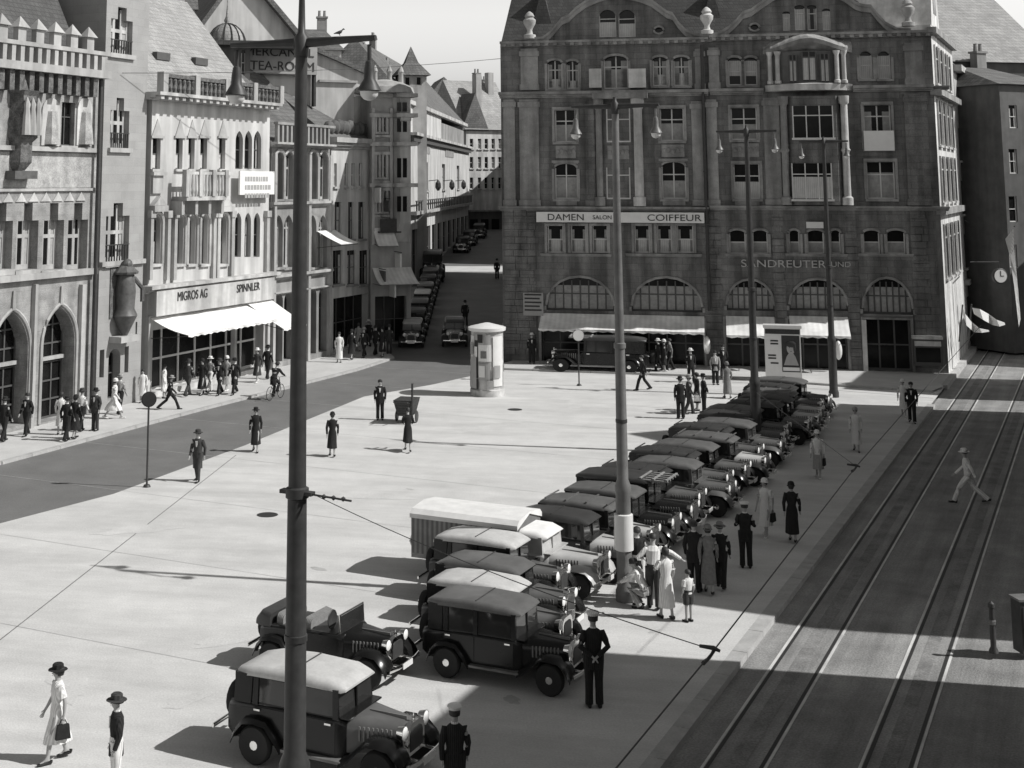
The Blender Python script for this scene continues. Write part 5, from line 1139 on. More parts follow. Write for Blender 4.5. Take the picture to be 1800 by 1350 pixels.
# ---------------------------------------------------------------- lamp masts
def mast(px, label, top, r0, sleeve=False, spike=False, collar=None):
    b = G(*px) if px[1] < 1500 else Vector((-1.38, 19.4, 0)); m = empty('lamp_mast', b, math.atan2(RN.y, RN.x), label, 'lamp post', 'tall lamp masts along the tram lane'); h = top
    s = MB(); s.lathe([(r0*1.75, 0), (r0*1.75, .25), (r0*1.45, .35), (r0*1.4, 2.6), (r0*1.5, 2.65), (r0*1.5, 2.8), (r0*1.08, 2.95), (r0*.95, 6.2), (r0*1.15, 6.22), (r0*1.15, 6.34), (r0*.88, 6.36), (r0*.6, h)], (0, 0, 0), 16); s.build('shaft', 'iron_grey' if sleeve else 'iron', m, True)
    s = MB(); s.tube([(-1.2, 0, h-.03), (0, 0, h-.05), (1.2, 0, h-.03)], [(.04, .04), (.05, .075), (.04, .04)], 8); 
    s.build('cross_arm', 'iron', m)
    s = MB(); s.lathe([(r0*.75, h-.25), (r0*.8, h+.03), (r0*.4, h+.1)]+([(.05, h+.3), (.035, h+.9), (.06, h+.95), (.02, h+1.1)] if spike else [(.05, h+.2)]), (0, 0, 0), 10); s.build('finial', 'iron', m, True)
    for x in (-1.1, 1.1):
        s = MB(); s.lathe([(.03, h-.12), (.03, h-.34), (.055, h-.36), (.075, h-.48), (.08, h-.6), (.15, h-.72), (.17, h-.76), (.14, h-.77)], (x, 0, 0), 12); l = s.build('lamp', 'iron_grey' if not spike else 'iron', m, True)
        s = MB(); s.lathe([(.13, h-.771), (.12, h-.83), (.08, h-.88), (.02, h-.9)], (x, 0, 0), 12); l2 = s.build('globe', 'lampglass', l, True)
    s = MB()
    for z in (4.4,): s.lathe([(r0*1.0, z-.05), (r0*1.5 if z < 2 else r0*1.12, z-.04), (r0*1.5 if z < 2 else r0*1.12, z+.04), (r0*1.0, z+.05)], (0, 0, 0), 14)
    s.build('clamp', 'iron', m, True)
    if sleeve:
        s = MB(); s.lathe([(.2, 1.22), (.24, 1.24), (.24, 2.1), (.2, 2.12)], (0, 0, 0), 18); s.build('painted_sleeve', 'enamel', m, True)
    if collar:
        s = MB(); s.box(-.25, .25, -.06, .06, 6.26, 6.31); s.tube([(.15, 0, 6.28), (.9, -.1, 6.28)], .014, 6)
        for x in (.45, .6, .75): s.lathe([(.014, x-.03), (.035, x), (.014, x+.03)], (0, -.05, 6.28), 8, 'x')
        s.build('bracket', 'iron', m)
    return m
M1 = mast((518, 1617), 'dark lamp mast standing nearest, tall spike on top, dove on its arm', 12.5, .14, spike=True, collar=True)
M2 = mast((1099, 1056), 'grey lamp mast with white painted sleeve among the parked cars', 12.5, .135, sleeve=True)
M3 = mast((1331, 800), 'lamp mast with dark base rising between far parked cars', 12.5, .14)
M4 = mast((1466, 698), 'dark lamp mast closest to the corner building, right of the poster stand', 12.5, .14)
# pigeon on the arm
def pigeon(loc, rz, label):
    s = MB(); s.loft([[(x, r*math.cos(t), z+r*math.sin(t)) for t in [2*math.pi*k/8 for k in range(8)]] for x, z, r in ((-.2, .05, .012), (-.1, .08, .035), (0, .10, .06), (.07, .13, .055), (.11, .19, .03), (.14, .22, .032), (.17, .215, .02), (.2, .205, .004))])
    for y in (-.02, .02): s.tube([(.0, y, .06), (.01, y, 0), (.04, y, .002)], .007, 5)
    o = s.build('pigeon', 'iron', None, True); o.scale = (.42, .42, .42); o.location = loc; o.rotation_euler = (0, 0, rz); return tag(o, label, 'bird')
h_ = M1.matrix_world
pigeon(Vector((-1.38, 19.4, 12.5))+RN*.62+Vector((0, 0, .03)), .4, 'small dark bird perched on the arm of the nearest lamp mast')
# ---------------------------------------------------------------- overhead wires
def wire(name, pts, r, label, sag=0.0):
    P = []
    for a, b in zip(pts[:-1], pts[1:]):
        for i in range(12): t = i/12; P.append(a.lerp(b, t)-Vector((0, 0, sag*4*t*(1-t))))
    P.append(pts[-1]); s = MB(); s.tube(P, r, 5); return tag(s.build(name, 'iron', None), label, 'wire')
W0, W1, W2, W3 = RR(-4, -3.63, 6), G(1255, 1143, 6), G(1505, 820, 6), G(1642, 665, 6)
wire('contact_wire', [W0, W1, W2, W3+(W3-W2)*1.2], .008, 'tram contact wire running above the lane towards the side wing')
wire('span_wire', [Vector((-1.25, 19.4, 6.3)), W1], .0055, 'thin span wire from the nearest mast to the tram wire', sag=.1)
wire('span_wire', [G(1330, 690, 6.2), W2], .0055, 'thin span wire from the dark-based mast to the tram wire')
wire('cross_wire', [TW.O+TW.d*1.2+TW.n*.1+Vector((0, 0, TW.sz(200, 127)[1])), B.O+Vector((0, 0, B.sz(882, 103)[1]))], .016, 'long wire stretched high across the square from tower to corner building', sag=.25)
for p, lb in ((W1, 'black wire hanger on the tram wire over the sunlit strip'), (W2, 'black wire hanger on the tram wire near the far walkers')):
    s = MB(); d = RA; s.tube([p+RN*-.14+Vector((0,0,.02)), p+Vector((0, 0, .02)), p+RN*.06], [.016, .022, .014], 6); s.tube([p+Vector((0, 0, .0)), p-RA*.15+Vector((0, 0, -.02)), p-RA*.4], [.02, .014, .022], 6)
    tag(s.build('wire_hanger', 'iron', None, True), lb, 'wire hanger')
# ---------------------------------------------------------------- advertising column, poster stand, signs
p = G(857, 694); k_ = (694-318)/10.5; ad = empty('advertising_column', p, -.5, 'round white advertising column plastered with torn posters', 'advertising column')
s = MB(); s.lathe([(.86, 0), (.86, .3), (.8, .34), (.8, 3.1)], (0, 0, 0), 24); s.build('drum', 'poster', ad, True)
s = MB(); s.lathe([(.82, 3.1), (.93, 3.14), (.95, 3.28), (.86, 3.32), (.1, 3.5)], (0, 0, 0), 24); s.build('cap', 'enamel', ad, True)
random.seed(11)
for i, (t0, t1, z0, z1, m_) in enumerate([(3.6, 4.2, 1.8, 2.9, 'enamel'), (4.3, 4.55, .9, 2.7, 'cloth_dark'), (4.6, 5.4, 1.7, 2.5, 'enamel'), (4.62, 5.3, .8, 1.6, 'sign_grey'), (3.5, 4.2, .5, 1.7, 'sign_grey'), (5.5, 6.2, .5, 2.9, 'enamel'), (4.75, 5.1, 1.85, 2.2, 'cloth_grey'), (4.32, 4.52, 1.9, 2.4, 'sign_white'), (3.3, 3.9, .4, 1.1, 'cloth_mid'), (3.9, 4.6, .36, .85, 'cloth_dark'), (5.0, 5.35, 2.55, 3.0, 'sign_grey'), (4.66, 5.0, .95, 1.5, 'enamel'), (5.55, 5.95, .9, 1.5, 'sign_grey'), (4.1, 4.34, 1.0, 1.75, 'enamel'), (3.95, 4.25, 2.0, 2.6, 'cloth_mid'), (4.0, 4.5, .4, 1.9, 'sign_grey'), (5.05, 5.5, .4, .8, 'cloth_mid'), (4.6, 4.9, 2.6, 3.0, 'cloth_dark')]):
    s = MB(); n = 6; o = .812+.006*i; s.loft([[(o*math.cos(t), o*math.sin(t), z0), (o*math.cos(t), o*math.sin(t), z1), ((o-.01)*math.cos(t), (o-.01)*math.sin(t), z1), ((o-.01)*math.cos(t), (o-.01)*math.sin(t), z0)] for t in [t0+(t1-t0)*j/n for j in range(n+1)]]); s.build('poster', m_, ad)
p = G(1376, 668); D_k = Facade('poster_stand', 'white poster stand with a portrait poster beside the parked cars', 'poster stand', None, (1, -.25), at=p-Vector((.9, 0, 0)))
s = MB(); s.box(0, 1.85, -.35, .35, .1, 2.75); s.build('case', 'enamel', D_k.root)
D_k.bx([(-.06, 1.91, -.42, .42, 2.751, 2.9)], 'top', 'enamel'); D_k.bx([(.04, 1.81, -.37, -.35, 2.45, 2.7)], 'heading_board', 'cloth_dark'); D_k.bx([(.15, .3, -.2, .2, -.0, .1), (1.55, 1.7, -.2, .2, -.0, .1)], 'foot', 'iron')
pn = D_k.bx([(.86, 1.78, -.368, -.352, .5, 2.38)], 'poster', 'cloth_dark')
s = MB(); s.ball((1.33, -.375, 1.72), (.22, .03, .30), 12, 8); s.box(1.25, 1.41, -.384, -.37, 1.35, 1.55); s.loft([[(x, -.372, z) for x, z in ((.95, .85), (1.7, .85), (1.55, 1.3), (1.42, 1.5), (1.24, 1.5), (1.1, 1.3))], [(x, -.385, z) for x, z in ((.95, .85), (1.7, .85), (1.55, 1.3), (1.42, 1.5), (1.24, 1.5), (1.1, 1.3))]]); s.build('portrait', 'sign_grey', pn, True); s = MB(); s.ball((1.35, -.39, 1.93), (.26, .03, .17), 12, 6); s.ball((1.52, -.388, 1.75), (.09, .025, .22), 8, 6); s.ball((1.27, -.41, 1.76), (.03, .01, .015), 6, 4); s.ball((1.39, -.41, 1.76), (.03, .01, .015), 6, 4); s.ball((1.33, -.41, 1.57), (.05, .01, .014), 6, 4); s.build('portrait_hair', 'letter', pn, True); s = MB(); s.box(.9, 1.74, -.375, -.369, .56, .74); s.build('caption_band', 'enamel', pn)
s = MB(); random.seed(2)
for z in (2.05, 1.9, 1.3, 1.15, .9): q = random.uniform(.15, .3); s.box(q, q+.4, -.362, -.352, z, z+.08)
s.build('poster_lines', 'letter', D_k.root)
def disc_sign(px, ztop, r, m_, label, rz=0.0):
    p = G(*px); e = empty('round_sign', p, rz, label, 'road sign'); s = MB(); s.tube([(0, 0, 0), (0, 0, ztop)], .035, 8); s.lathe([(.14, 0), (.1, .08), (.04, .1)], (0, 0, 0), 10); s.build('post', 'iron', e, True)
    s = MB(); s.lathe([(.001, -.06), (r*.9, -.06), (r, -.05), (r, -.03), (.001, -.03)], (0, 0, ztop), 20, 'y'); s.build('disc', m_, e); s = MB(); s.lathe([(r*.98, -.065), (r*1.03, -.05), (r*1.03, -.025), (r*.98, -.02), (r*.98, -.065)], (0, 0, ztop), 20, 'y', cap=False); s.build('rim', 'iron', e); return e
disc_sign((258, 856), 2.95, .26, 'tyre', 'dark round road sign on a thin post at the road edge', .3)
disc_sign((1018, 678), 2.55, .3, 'enamel', 'white round sign on a thin post before the shop awning')
# black box sign and post at the right edge
p = G(1747, 1147); e = empty('signal_post', p, 0, 'short dark post with shaft beside the black box at the right edge', 'post'); s = MB(); s.lathe([(.11, 0), (.1, .05), (.065, .12), (.06, .95), (.08, .97), (.07, 1.05), (.01, 1.1)], (0, 0, 0), 10); s.build('shaft', 'iron', e, True); s = MB(); s.lathe([(.075, .6), (.085, .62), (.085, .68), (.075, .7)], (0, 0, 0), 10); s.build('collar', 'iron_grey', e)
p = G(1800, 1145); e = empty('switch_box', p, .1, 'tall black iron switch box at the right edge of the tram lane', 'box'); s = MB(); s.box(-.14, .35, -.2, .2, .0, 1.12); s.build('case', 'iron', e); s = MB(); s.box(-.17, .38, -.23, .23, 1.122, 1.17); s.build('lid', 'iron_grey', e); s = MB(); s.box(-.09, .3, -.215, -.202, .12, 1.0); s.build('door', 'iron', e)
# flags, clock and banner by the side wing
def flag(name, pts, m_, label, cat='flag', pole=None):
    e = empty(name, pts[0][0], 0, label, cat); s = MB(); o = pts[0][0]
    n = len(pts)
    vs = []; 
    for a, b in pts: vs += [a-o, b-o]
    s.add(vs, [(2*i, 2*i+2, 2*i+3, 2*i+1) for i in range(n-1)]); c = s.build('cloth', m_, e, True, recalc=False)
    if pole: s = MB(); s.tube([pole[0]-o, pole[1]-o], .04, 6); s.build('pole', 'iron', e)
    return e
def sp(x, y, t): return AtD(x, y, t)
Dq = 78
fp = lambda x, y, D=Dq: AtD(x, y, D)
flag('flag', [(fp(1693, 543, 77), fp(1692, 552, 77)), (fp(1697, 552, 76.7), fp(1699, 572, 76.7)), (fp(1708, 566, 77.2), fp(1712, 584, 77.2)), (fp(1722, 577, 76.8), fp(1726, 585, 76.8)), (fp(1738, 580, 77), fp(1739, 583, 77))], 'cloth_white', 'white lower flag hanging out from the side wing of the corner building', pole=(fp(1692, 536, 77), fp(1686, 600, 79)))
flag('flag', [(fp(1709, 541, 78), fp(1712, 552, 78)), (fp(1722, 543, 77.6), fp(1728, 562, 77.6)), (fp(1738, 552, 78.2), fp(1744, 571, 78.2)), (fp(1752, 562, 77.8), fp(1757, 574, 77.8)), (fp(1766, 567, 78), fp(1767, 571, 78))], 'cloth_white', 'white upper flag streaming beside the lower flag at the side wing', pole=(fp(1708, 535, 78), fp(1703, 600, 80)))
flag('banner', [(fp(1781, 403, 80), fp(1767, 420, 80)), (fp(1783, 440, 79.6), fp(1775, 450, 80)), (fp(1788, 490, 80.3), fp(1783, 505, 80)), (fp(1794, 560, 80), fp(1791, 575, 80))], 'cloth_white', 'long pale pennant hanging down at the right edge above the tram street', 'banner', pole=(fp(1783, 398, 80), fp(1788, 392, 84)))
p = fp(1757, 485, 82); e = empty('street_clock', p, .1, 'round white-faced clock hanging over the tram street pavement', 'clock'); s = MB(); s.lathe([(.001, -.12), (.42, -.12), (.46, -.08), (.46, .08), (.42, .12), (.001, .12)], (0, 0, 0), 20, 'y'); s.build('case', 'iron', e, True)
s = MB(); s.lathe([(.001, -.135), (.38, -.135), (.38, -.121), (.001, -.121)], (0, 0, 0), 20, 'y'); f_ = s.build('dial', 'enamel', e); s = MB(); s.box(-.02, .02, -.15, -.137, 0, .3); s.box(0, .2, -.15, -.137, -.02, .02); s.build('hands', 'letter', f_); s = MB(); s.tube([(0, 0, .45), (0, .0, .8), (-1.6, .3, .8)], .04, 6); s.build('bracket', 'iron', e)
# handcart
p = G(715, 742); e = empty('handcart', p, 1.3, 'dark tapering tub handcart with upright pole out on the square', 'handcart')
s = MB(); s.loft([[(-.42, -.3, .32), (.42, -.3, .32), (.42, .3, .32), (-.42, .3, .32)], [(-.62, -.45, 1.0), (.62, -.45, 1.0), (.62, .45, 1.0), (-.62, .45, 1.0)]]); s.build('tub', 'cloth_dark', e)
for x in (-.5, .5): s = MB(); s.lathe([(.22, -.03), (.26, 0), (.22, .03)], (x*.0, x*.9, .26), 14, 'y'); s.build('wheel', 'iron', e, True)
s = MB(); s.tube([(-.6, -.4, .3), (-.62, -.42, 1.75)], .05, 8); s.tube([(-.6, -.3, .9), (-1.1, -.3, 1.0), (-1.1, .3, 1.0), (-.6, .3, .9)], .025, 6); s.build('handle', 'iron', e)
# ---------------------------------------------------------------- people: one continuous skinned body each, clothes and hair as children; facing -y
BODY = {}
def V3(*a): return Vector(a)
def skeleton(pose):
    """pose: dict of overrides. Returns joints (metres, 1.72 tall)."""
    st = pose.get('stride', 0.0); lean = pose.get('lean', 0.0); tw = pose.get('swing', st*.8)
    J = {}; y0 = 0
    J['pelvis'] = V3(0, 0, .93); J['waist'] = V3(0, -lean*.15, 1.06); J['chest'] = V3(0, -lean*.45, 1.28); J['neck'] = V3(0, -lean*.62, 1.45); J['throat'] = V3(0, -lean*.72-.01, 1.51)
    J['head'] = V3(0, -lean*.85-.015, 1.60); J['crown'] = V3(0, -lean*.95-.005, 1.68)
    for s, sg in (('L', -1), ('R', 1)):
        f = st*sg
        J['hip'+s] = V3(.09*sg, 0, .9); J['knee'+s] = V3(.095*sg, -f*.42-.03 if f > 0 else -f*.30-.05*st, .5); J['ank'+s] = V3(.1*sg, -f*.75 if f > 0 else -f*.95, .085 if f >= 0 else .085+.12*st); J['toe'+s] = V3(.12*sg, J['ank'+s].y-.17, .03 if f >= 0 else .03+.05*st)
        J['heel'+s] = V3(.1*sg, J['ank'+s].y+.05, .035 if f >= 0 else .06+.10*st)
        g = -tw*sg; ch = J['chest']
        J['sh'+s] = V3(.175*sg, ch.y, 1.37); J['elb'+s] = V3(.235*sg, ch.y-g*.25+.03, 1.12); J['wri'+s] = V3(.225*sg, ch.y-g*.6-.05, .88)
    for k, v in pose.get('j', {}).items(): J[k] = V3(*v)
    return J
def body(key, pose):
    if key in BODY: return BODY[key]
    J = skeleton(pose); vs, es, rr = [], [], []
    def add(p, r, par=None):
        vs.append(tuple(p)); rr.append(r if isinstance(r, tuple) else (r, r)); i = len(vs)-1
        if par is not None: es.append((par, i))
        return i
    pe = add(J['pelvis'], (.125, .105)); wa = add(J['waist'], (.12, .095), pe); ch = add(J['chest'], (.145, .105), wa); ne = add(J['neck'], (.065, .065), ch); th = add(J['throat'], .052, ne)
    he = add(J['head'], (.078, .09), th); cr = add(J['crown'], (.06, .068), he)
    hd = (J['crown']-J['throat']).normalized(); fw = V3(0, -1, 0)
    if pose.get('look'): fw = V3(*pose['look']).normalized()
    sd = hd.cross(fw).normalized(); fw = sd.cross(hd).normalized()
    nb = add(J['head']+fw*.085-hd*.005, .017, he); add(J['head']+fw*.112-hd*.02, .012, nb); add(J['head']+fw*.082-hd*.055, .02, he)
    for s in (-1, 1): add(J['head']+sd*s*.088, .014, he)
    for s, sg in (('L', -1), ('R', 1)):
        hi = add(J['hip'+s], .092, pe); mid = add(J['hip'+s].lerp(J['knee'+s], .5), .078, hi); kn = add(J['knee'+s], .056, mid); ca = add(J['knee'+s].lerp(J['ank'+s], .35), .055, kn); an = add(J['ank'+s], .036, ca); add(J['heel'+s], .03, an); tm = add(J['ank'+s].lerp(J['toe'+s], .6)-V3(0, 0, .012), .036, an); add(J['toe'+s], .028, tm)
        sh = add(J['sh'+s], .044, ch); el = add(J['elb'+s], .04, sh); fa = add(J['elb'+s].lerp(J['wri'+s], .4), .038, el); wr = add(J['wri'+s], .025, fa)
        d = (J['wri'+s]-J['elb'+s]).normalized(); side = d.cross(V3(0, 1, 0)); side = (side if side.length > .1 else V3(1, 0, 0)).normalized(); pal = side.cross(d).normalized()
        kn_ = J['wri'+s]+d*.075; pm = add(kn_, (.034, .02), wr)
        for k, (o, L) in enumerate(((-.030, .062), (-.010, .075), (.010, .070), (.029, .056))):
            f1 = kn_+pal*o+d*.025; a = add(f1, .009, pm); b_ = add(f1+d*L*.5+side*.008*sg, .0085, a); add(f1+d*L*.85+side*.026*sg, .007, b_)
        t1 = J['wri'+s]+d*.03-pal*.032; a = add(t1, .011, wr); add(t1+d*.045-pal*.018, .009, a)
    me = bpy.data.meshes.new('person_body'); me.from_pydata(vs, es, []); o = bpy.data.objects.new('tmp_body', me); COL.objects.link(o)
    sk = o.modifiers.new('skin', 'SKIN'); sk.use_smooth_shade = True; sk.branch_smoothing = .3
    for i, dv in enumerate(me.skin_vertices[0].data): dv.radius = rr[i]; dv.use_root = (i == pe)
    sb = o.modifiers.new('sub', 'SUBSURF'); sb.levels = 1; sb.render_levels = 1
    dg = bpy.context.evaluated_depsgraph_get(); dg.update(); res = bpy.data.meshes.new_from_object(o.evaluated_get(dg)); res.name = 'person_body'
    bpy.data.objects.remove(o); res.materials.clear(); res.materials.append(M['skin']); res.polygons.foreach_set('use_smooth', [True]*len(res.polygons))
    # eyes, brows and mouth
    f = MB()
    for s in (-1, 1): f.ball(J['head']+fw*.083+sd*s*.032+hd*.012, .012, 6, 4); f.ball(J['head']+fw*.085+sd*s*.032+hd*.03, (.016, .008, .004), 6, 4)
    f.ball(J['head']+fw*.097-hd*.048, (.022, .006, .005), 6, 4)
    BODY[key] = (res, f, J, hd, fw, sd); return BODY[key]
def ering(c, rx, ry, n=12, ax=None, ay=None):
    ax = ax or V3(1, 0, 0); ay = ay or V3(0, 1, 0); return [c+ax*(rx*math.cos(2*math.pi*k/n))+ay*(ry*math.sin(2*math.pi*k/n)) for k in range(n)]
MESH = {}
def person(label, px, face, pose='stand', top='cloth_dark', low=None, hat=None, hatm='cloth_dark', kind='man', hgt=1.72, skirt=.36, group=None, bag=None, at=None, coat=.72, sleeve='long', hair='hair', loc=None):
    low = low or top; pd = POSES[pose]; me, fm, J, hd, fw, sd = body(pose, pd)
    p = at or G(*px)
    o = bpy.data.objects.new('person', me); COL.objects.link(o); tag(o, label, 'person', group)
    o.location = (p.x, p.y, p.z); o.rotation_euler = (0, 0, face); s = hgt/1.72; o.scale = (s*(.95 if kind == 'woman' else 1), s, s)
    def part(key, fn, m, name, smooth=True):
        k = (pose, kind)+key
        if k in MESH:
            c = bpy.data.objects.new(name, MESH[k].copy() if False else MESH[k]); COL.objects.link(c); c.parent = o
        else:
            mb = MB(); fn(mb); c = mb.build(name, m, o, smooth); MESH[k] = c.data
        return c
    part(('face',), lambda mb: mb.add(fm.v, fm.f), 'eye', 'face')
    P, Wt, C, N = J['pelvis'], J['waist'], J['chest'], J['neck']
    def torso(mb, hem):
        rings = []
        if hem < .9: rings.append(ering(V3(P.x, P.y, hem), .175 if kind == 'man' else .17, .135))
        rings += [ering(P+V3(0, 0, .0), .168, .128), ering(Wt, .15 if kind == 'man' else .13, .112), ering(C-V3(0, 0, .05), .175, .13), ering(C+V3(0, 0, .07), .185, .122), ering(C.lerp(N, .5)+V3(0, 0, .01), .178, .11), ering(C.lerp(N, .82)+V3(0, 0, .01), .115, .085), ering(N+V3(0, 0, .005), .07, .07)]
        mb.loft(rings)
        for q in 'LR':
            a, b, c = J['sh'+q], J['elb'+q], J['wri'+q]; e = c if sleeve == 'long' else (a.lerp(b, .75) if sleeve == 'short' else b.lerp(c, .3))
            i_ = a.lerp(C+V3(0, 0, .06), .5)-V3(0, 0, .02); a = a-V3(0, 0, .012)
            pts = [i_, a, a.lerp(b, .5), b, b.lerp(c, .5), e] if sleeve == 'long' else [i_, a, e]
            mb.tube(pts, [.062, .076, .066, .055, .048, .042] if sleeve == 'long' else [.062, .076, .072], 9)
    def trousers(mb):
        for q in 'LR':
            h, k, a = J['hip'+q], J['knee'+q], J['ank'+q]
            mb.tube([h+V3(0, 0, .08), h-V3(0, 0, .04), h.lerp(k, .5), k, k.lerp(a, .5), a+V3(0, 0, -.02)], [.115, .112, .097, .08, .076, .078], 10)
        mb.loft([ering(P-V3(0, 0, .08), .16, .12), ering(P, .172, .128), ering(P+V3(0, 0, .12), .15, .115)])
    def skirt_(mb):
        kl, kr = J['kneeL'], J['kneeR']; fy = min(kl.y, kr.y, J['ankL'].y*.7, J['ankR'].y*.7); by = max(kl.y, kr.y, J['ankL'].y*.7, J['ankR'].y*.7); my = (fy+by)/2; ry = max(.15, (by-fy)/2+.10)
        n = 16; rings = []
        for z, rx, rry, cy in ((skirt, .215, ry*1.12, my), (skirt+.06, .21, ry*1.08, my), (.6, .195, max(.14, ry*.85), my*.7), (.8, .185, .135, my*.2), (.93, .172, .125, P.y), (1.05, .133, .11, Wt.y)):
            ring = []
            for k in range(n):
                t = 2*math.pi*k/n; w = 1+(.07*math.sin(5*t+1) if z < .65 else 0); ring.append(V3(rx*w*math.cos(t), cy+rry*w*math.sin(t), z))
            rings.append(ring)
        mb.loft(rings)
    if kind == 'man':
        part(('trousers', low), trousers, low, 'trousers'); part(('jacket', top, coat, sleeve), lambda mb: torso(mb, coat), top, 'jacket')
        if coat < .9 and top not in ('cloth_white',) and pd.get('front', True):
            def shirt(mb): mb.loft([[C+V3(-.045, -.118, .09), C+V3(.045, -.118, .09), C+V3(.045, -.135, .085), C+V3(-.045, -.135, .085)], [C+V3(-.012, -.13, -.1), C+V3(.012, -.13, -.1), C+V3(.012, -.142, -.1), C+V3(-.012, -.142, -.1)]]); mb.loft([ering(N+V3(0, 0, -.01), .068, .066), ering(N+V3(0, 0, .035), .062, .06)])
            part(('shirt',), shirt, 'cloth_white', 'shirt')
    elif kind == 'boy':
        def shorts(mb):
            for q in 'LR': h, k = J['hip'+q], J['knee'+q]; mb.tube([h+V3(0, 0, .08), h.lerp(k, .4), h.lerp(k, .8)], [.115, .11, .105], 10)
            mb.loft([ering(P-V3(0, 0, .08), .165, .125), ering(P+V3(0, 0, .12), .155, .118)])
        part(('shorts', low), shorts, low, 'shorts'); part(('shirt_top', top, sleeve), lambda mb: torso(mb, .9), top, 'shirt')
    else:
        part(('skirt', low, skirt), skirt_, low, 'skirt'); part(('bodice', top, coat, sleeve), lambda mb: torso(mb, max(coat, .86)), top, 'bodice')
    def shoes(mb):
        for q in 'LR':
            a, t, h = J['ank'+q], J['toe'+q], J['heel'+q]; mb.loft([ering(h+V3(0, .03, .0), .036, .02), ering(h+V3(0, .0, .035), .045, .055), ering(a+V3(0, -.03, -.01), .05, .06)]); mb.tube([h+V3(0, .03, .0), a+V3(0, -.03, -.045), a.lerp(t, .6)+V3(0, 0, -.02), t+V3(0, -.02, 0)], [(.038, .034), (.044, .046), (.048, .036), (.034, .026)], 8)
    part(('shoes', 'w' if hatm == 'cloth_white' and kind == 'woman' else 'd'), shoes, 'cloth_white' if hatm == 'cloth_white' and kind == 'woman' else 'shoe', 'shoes')
    H_ = J['head']
    def ring_h(c, r, n=14, k=1.1): return [c+sd*(r*math.cos(2*math.pi*i/n))+fw*(r*k*math.sin(2*math.pi*i/n)) for i in range(n)]
    if hat == 'brim':
        part(('hat', hat, hatm), lambda mb: mb.loft([ring_h(H_+hd*.055, .165), ring_h(H_+hd*.045, .172), ring_h(H_+hd*.062, .10), ring_h(H_+hd*.14, .097), ring_h(H_+hd*.165, .07), ring_h(H_+hd*.155, .01)]), hatm, 'hat')
    elif hat == 'cloche':
        part(('hat', hat, hatm), lambda mb: mb.loft([ring_h(H_+hd*.02-fw*.01, .135), ring_h(H_+hd*.03-fw*.01, .108), ring_h(H_+hd*.09-fw*.01, .108), ring_h(H_+hd*.14-fw*.01, .075), ring_h(H_+hd*.16, .01)]), hatm, 'hat')
    elif hat == 'cap':
        part(('cap', hatm), lambda mb: (mb.loft([ring_h(H_+hd*.05, .098), ring_h(H_+hd*.085, .1), ring_h(H_+hd*.12+fw*.02, .135), ring_h(H_+hd*.14+fw*.01, .125), ring_h(H_+hd*.15, .01)])), hatm, 'cap')
        part(('visor',), lambda mb: mb.loft([[H_+hd*.05+sd*.08+fw*.07, H_+hd*.05+fw*.10, H_+hd*.05-sd*.08+fw*.07, H_+hd*.035-sd*.06+fw*.135, H_+hd*.03+fw*.165, H_+hd*.035+sd*.06+fw*.135], [H_+hd*.058+sd*.08+fw*.07, H_+hd*.058+fw*.10, H_+hd*.058-sd*.08+fw*.07, H_+hd*.043-sd*.06+fw*.135, H_+hd*.038+fw*.165, H_+hd*.043+sd*.06+fw*.135]]), 'shoe', 'visor', False)
    def hair_(mb):
        lo = -.06 if kind == 'woman' else -.01
        mb.loft([ring_h(H_+hd*lo-fw*.035, .075), ring_h(H_+hd*.0-fw*.025, .097), ring_h(H_+hd*.06-fw*.02, .102), ring_h(H_+hd*.105-fw*.01, .08), ring_h(H_+hd*.13, .03)])
    part(('hair', hair), hair_, hair, 'hair')
    if bag:
        w = J['wriR']
        part(('bag', bag), lambda mb: (mb.loft([[w+V3(x, y, -.42) for x, y in ((-.05, -.15), (.05, -.15), (.05, .13), (-.05, .13))], [w+V3(x, y, -.17) for x, y in ((-.04, -.12), (.04, -.12), (.04, .10), (-.04, .10))]]), mb.tube([w+V3(0, -.09, -.17), w+V3(0, -.05, -.08), w+V3(0, .02, -.08), w+V3(0, .07, -.17)], .01, 6)), bag, 'bag')
    return o
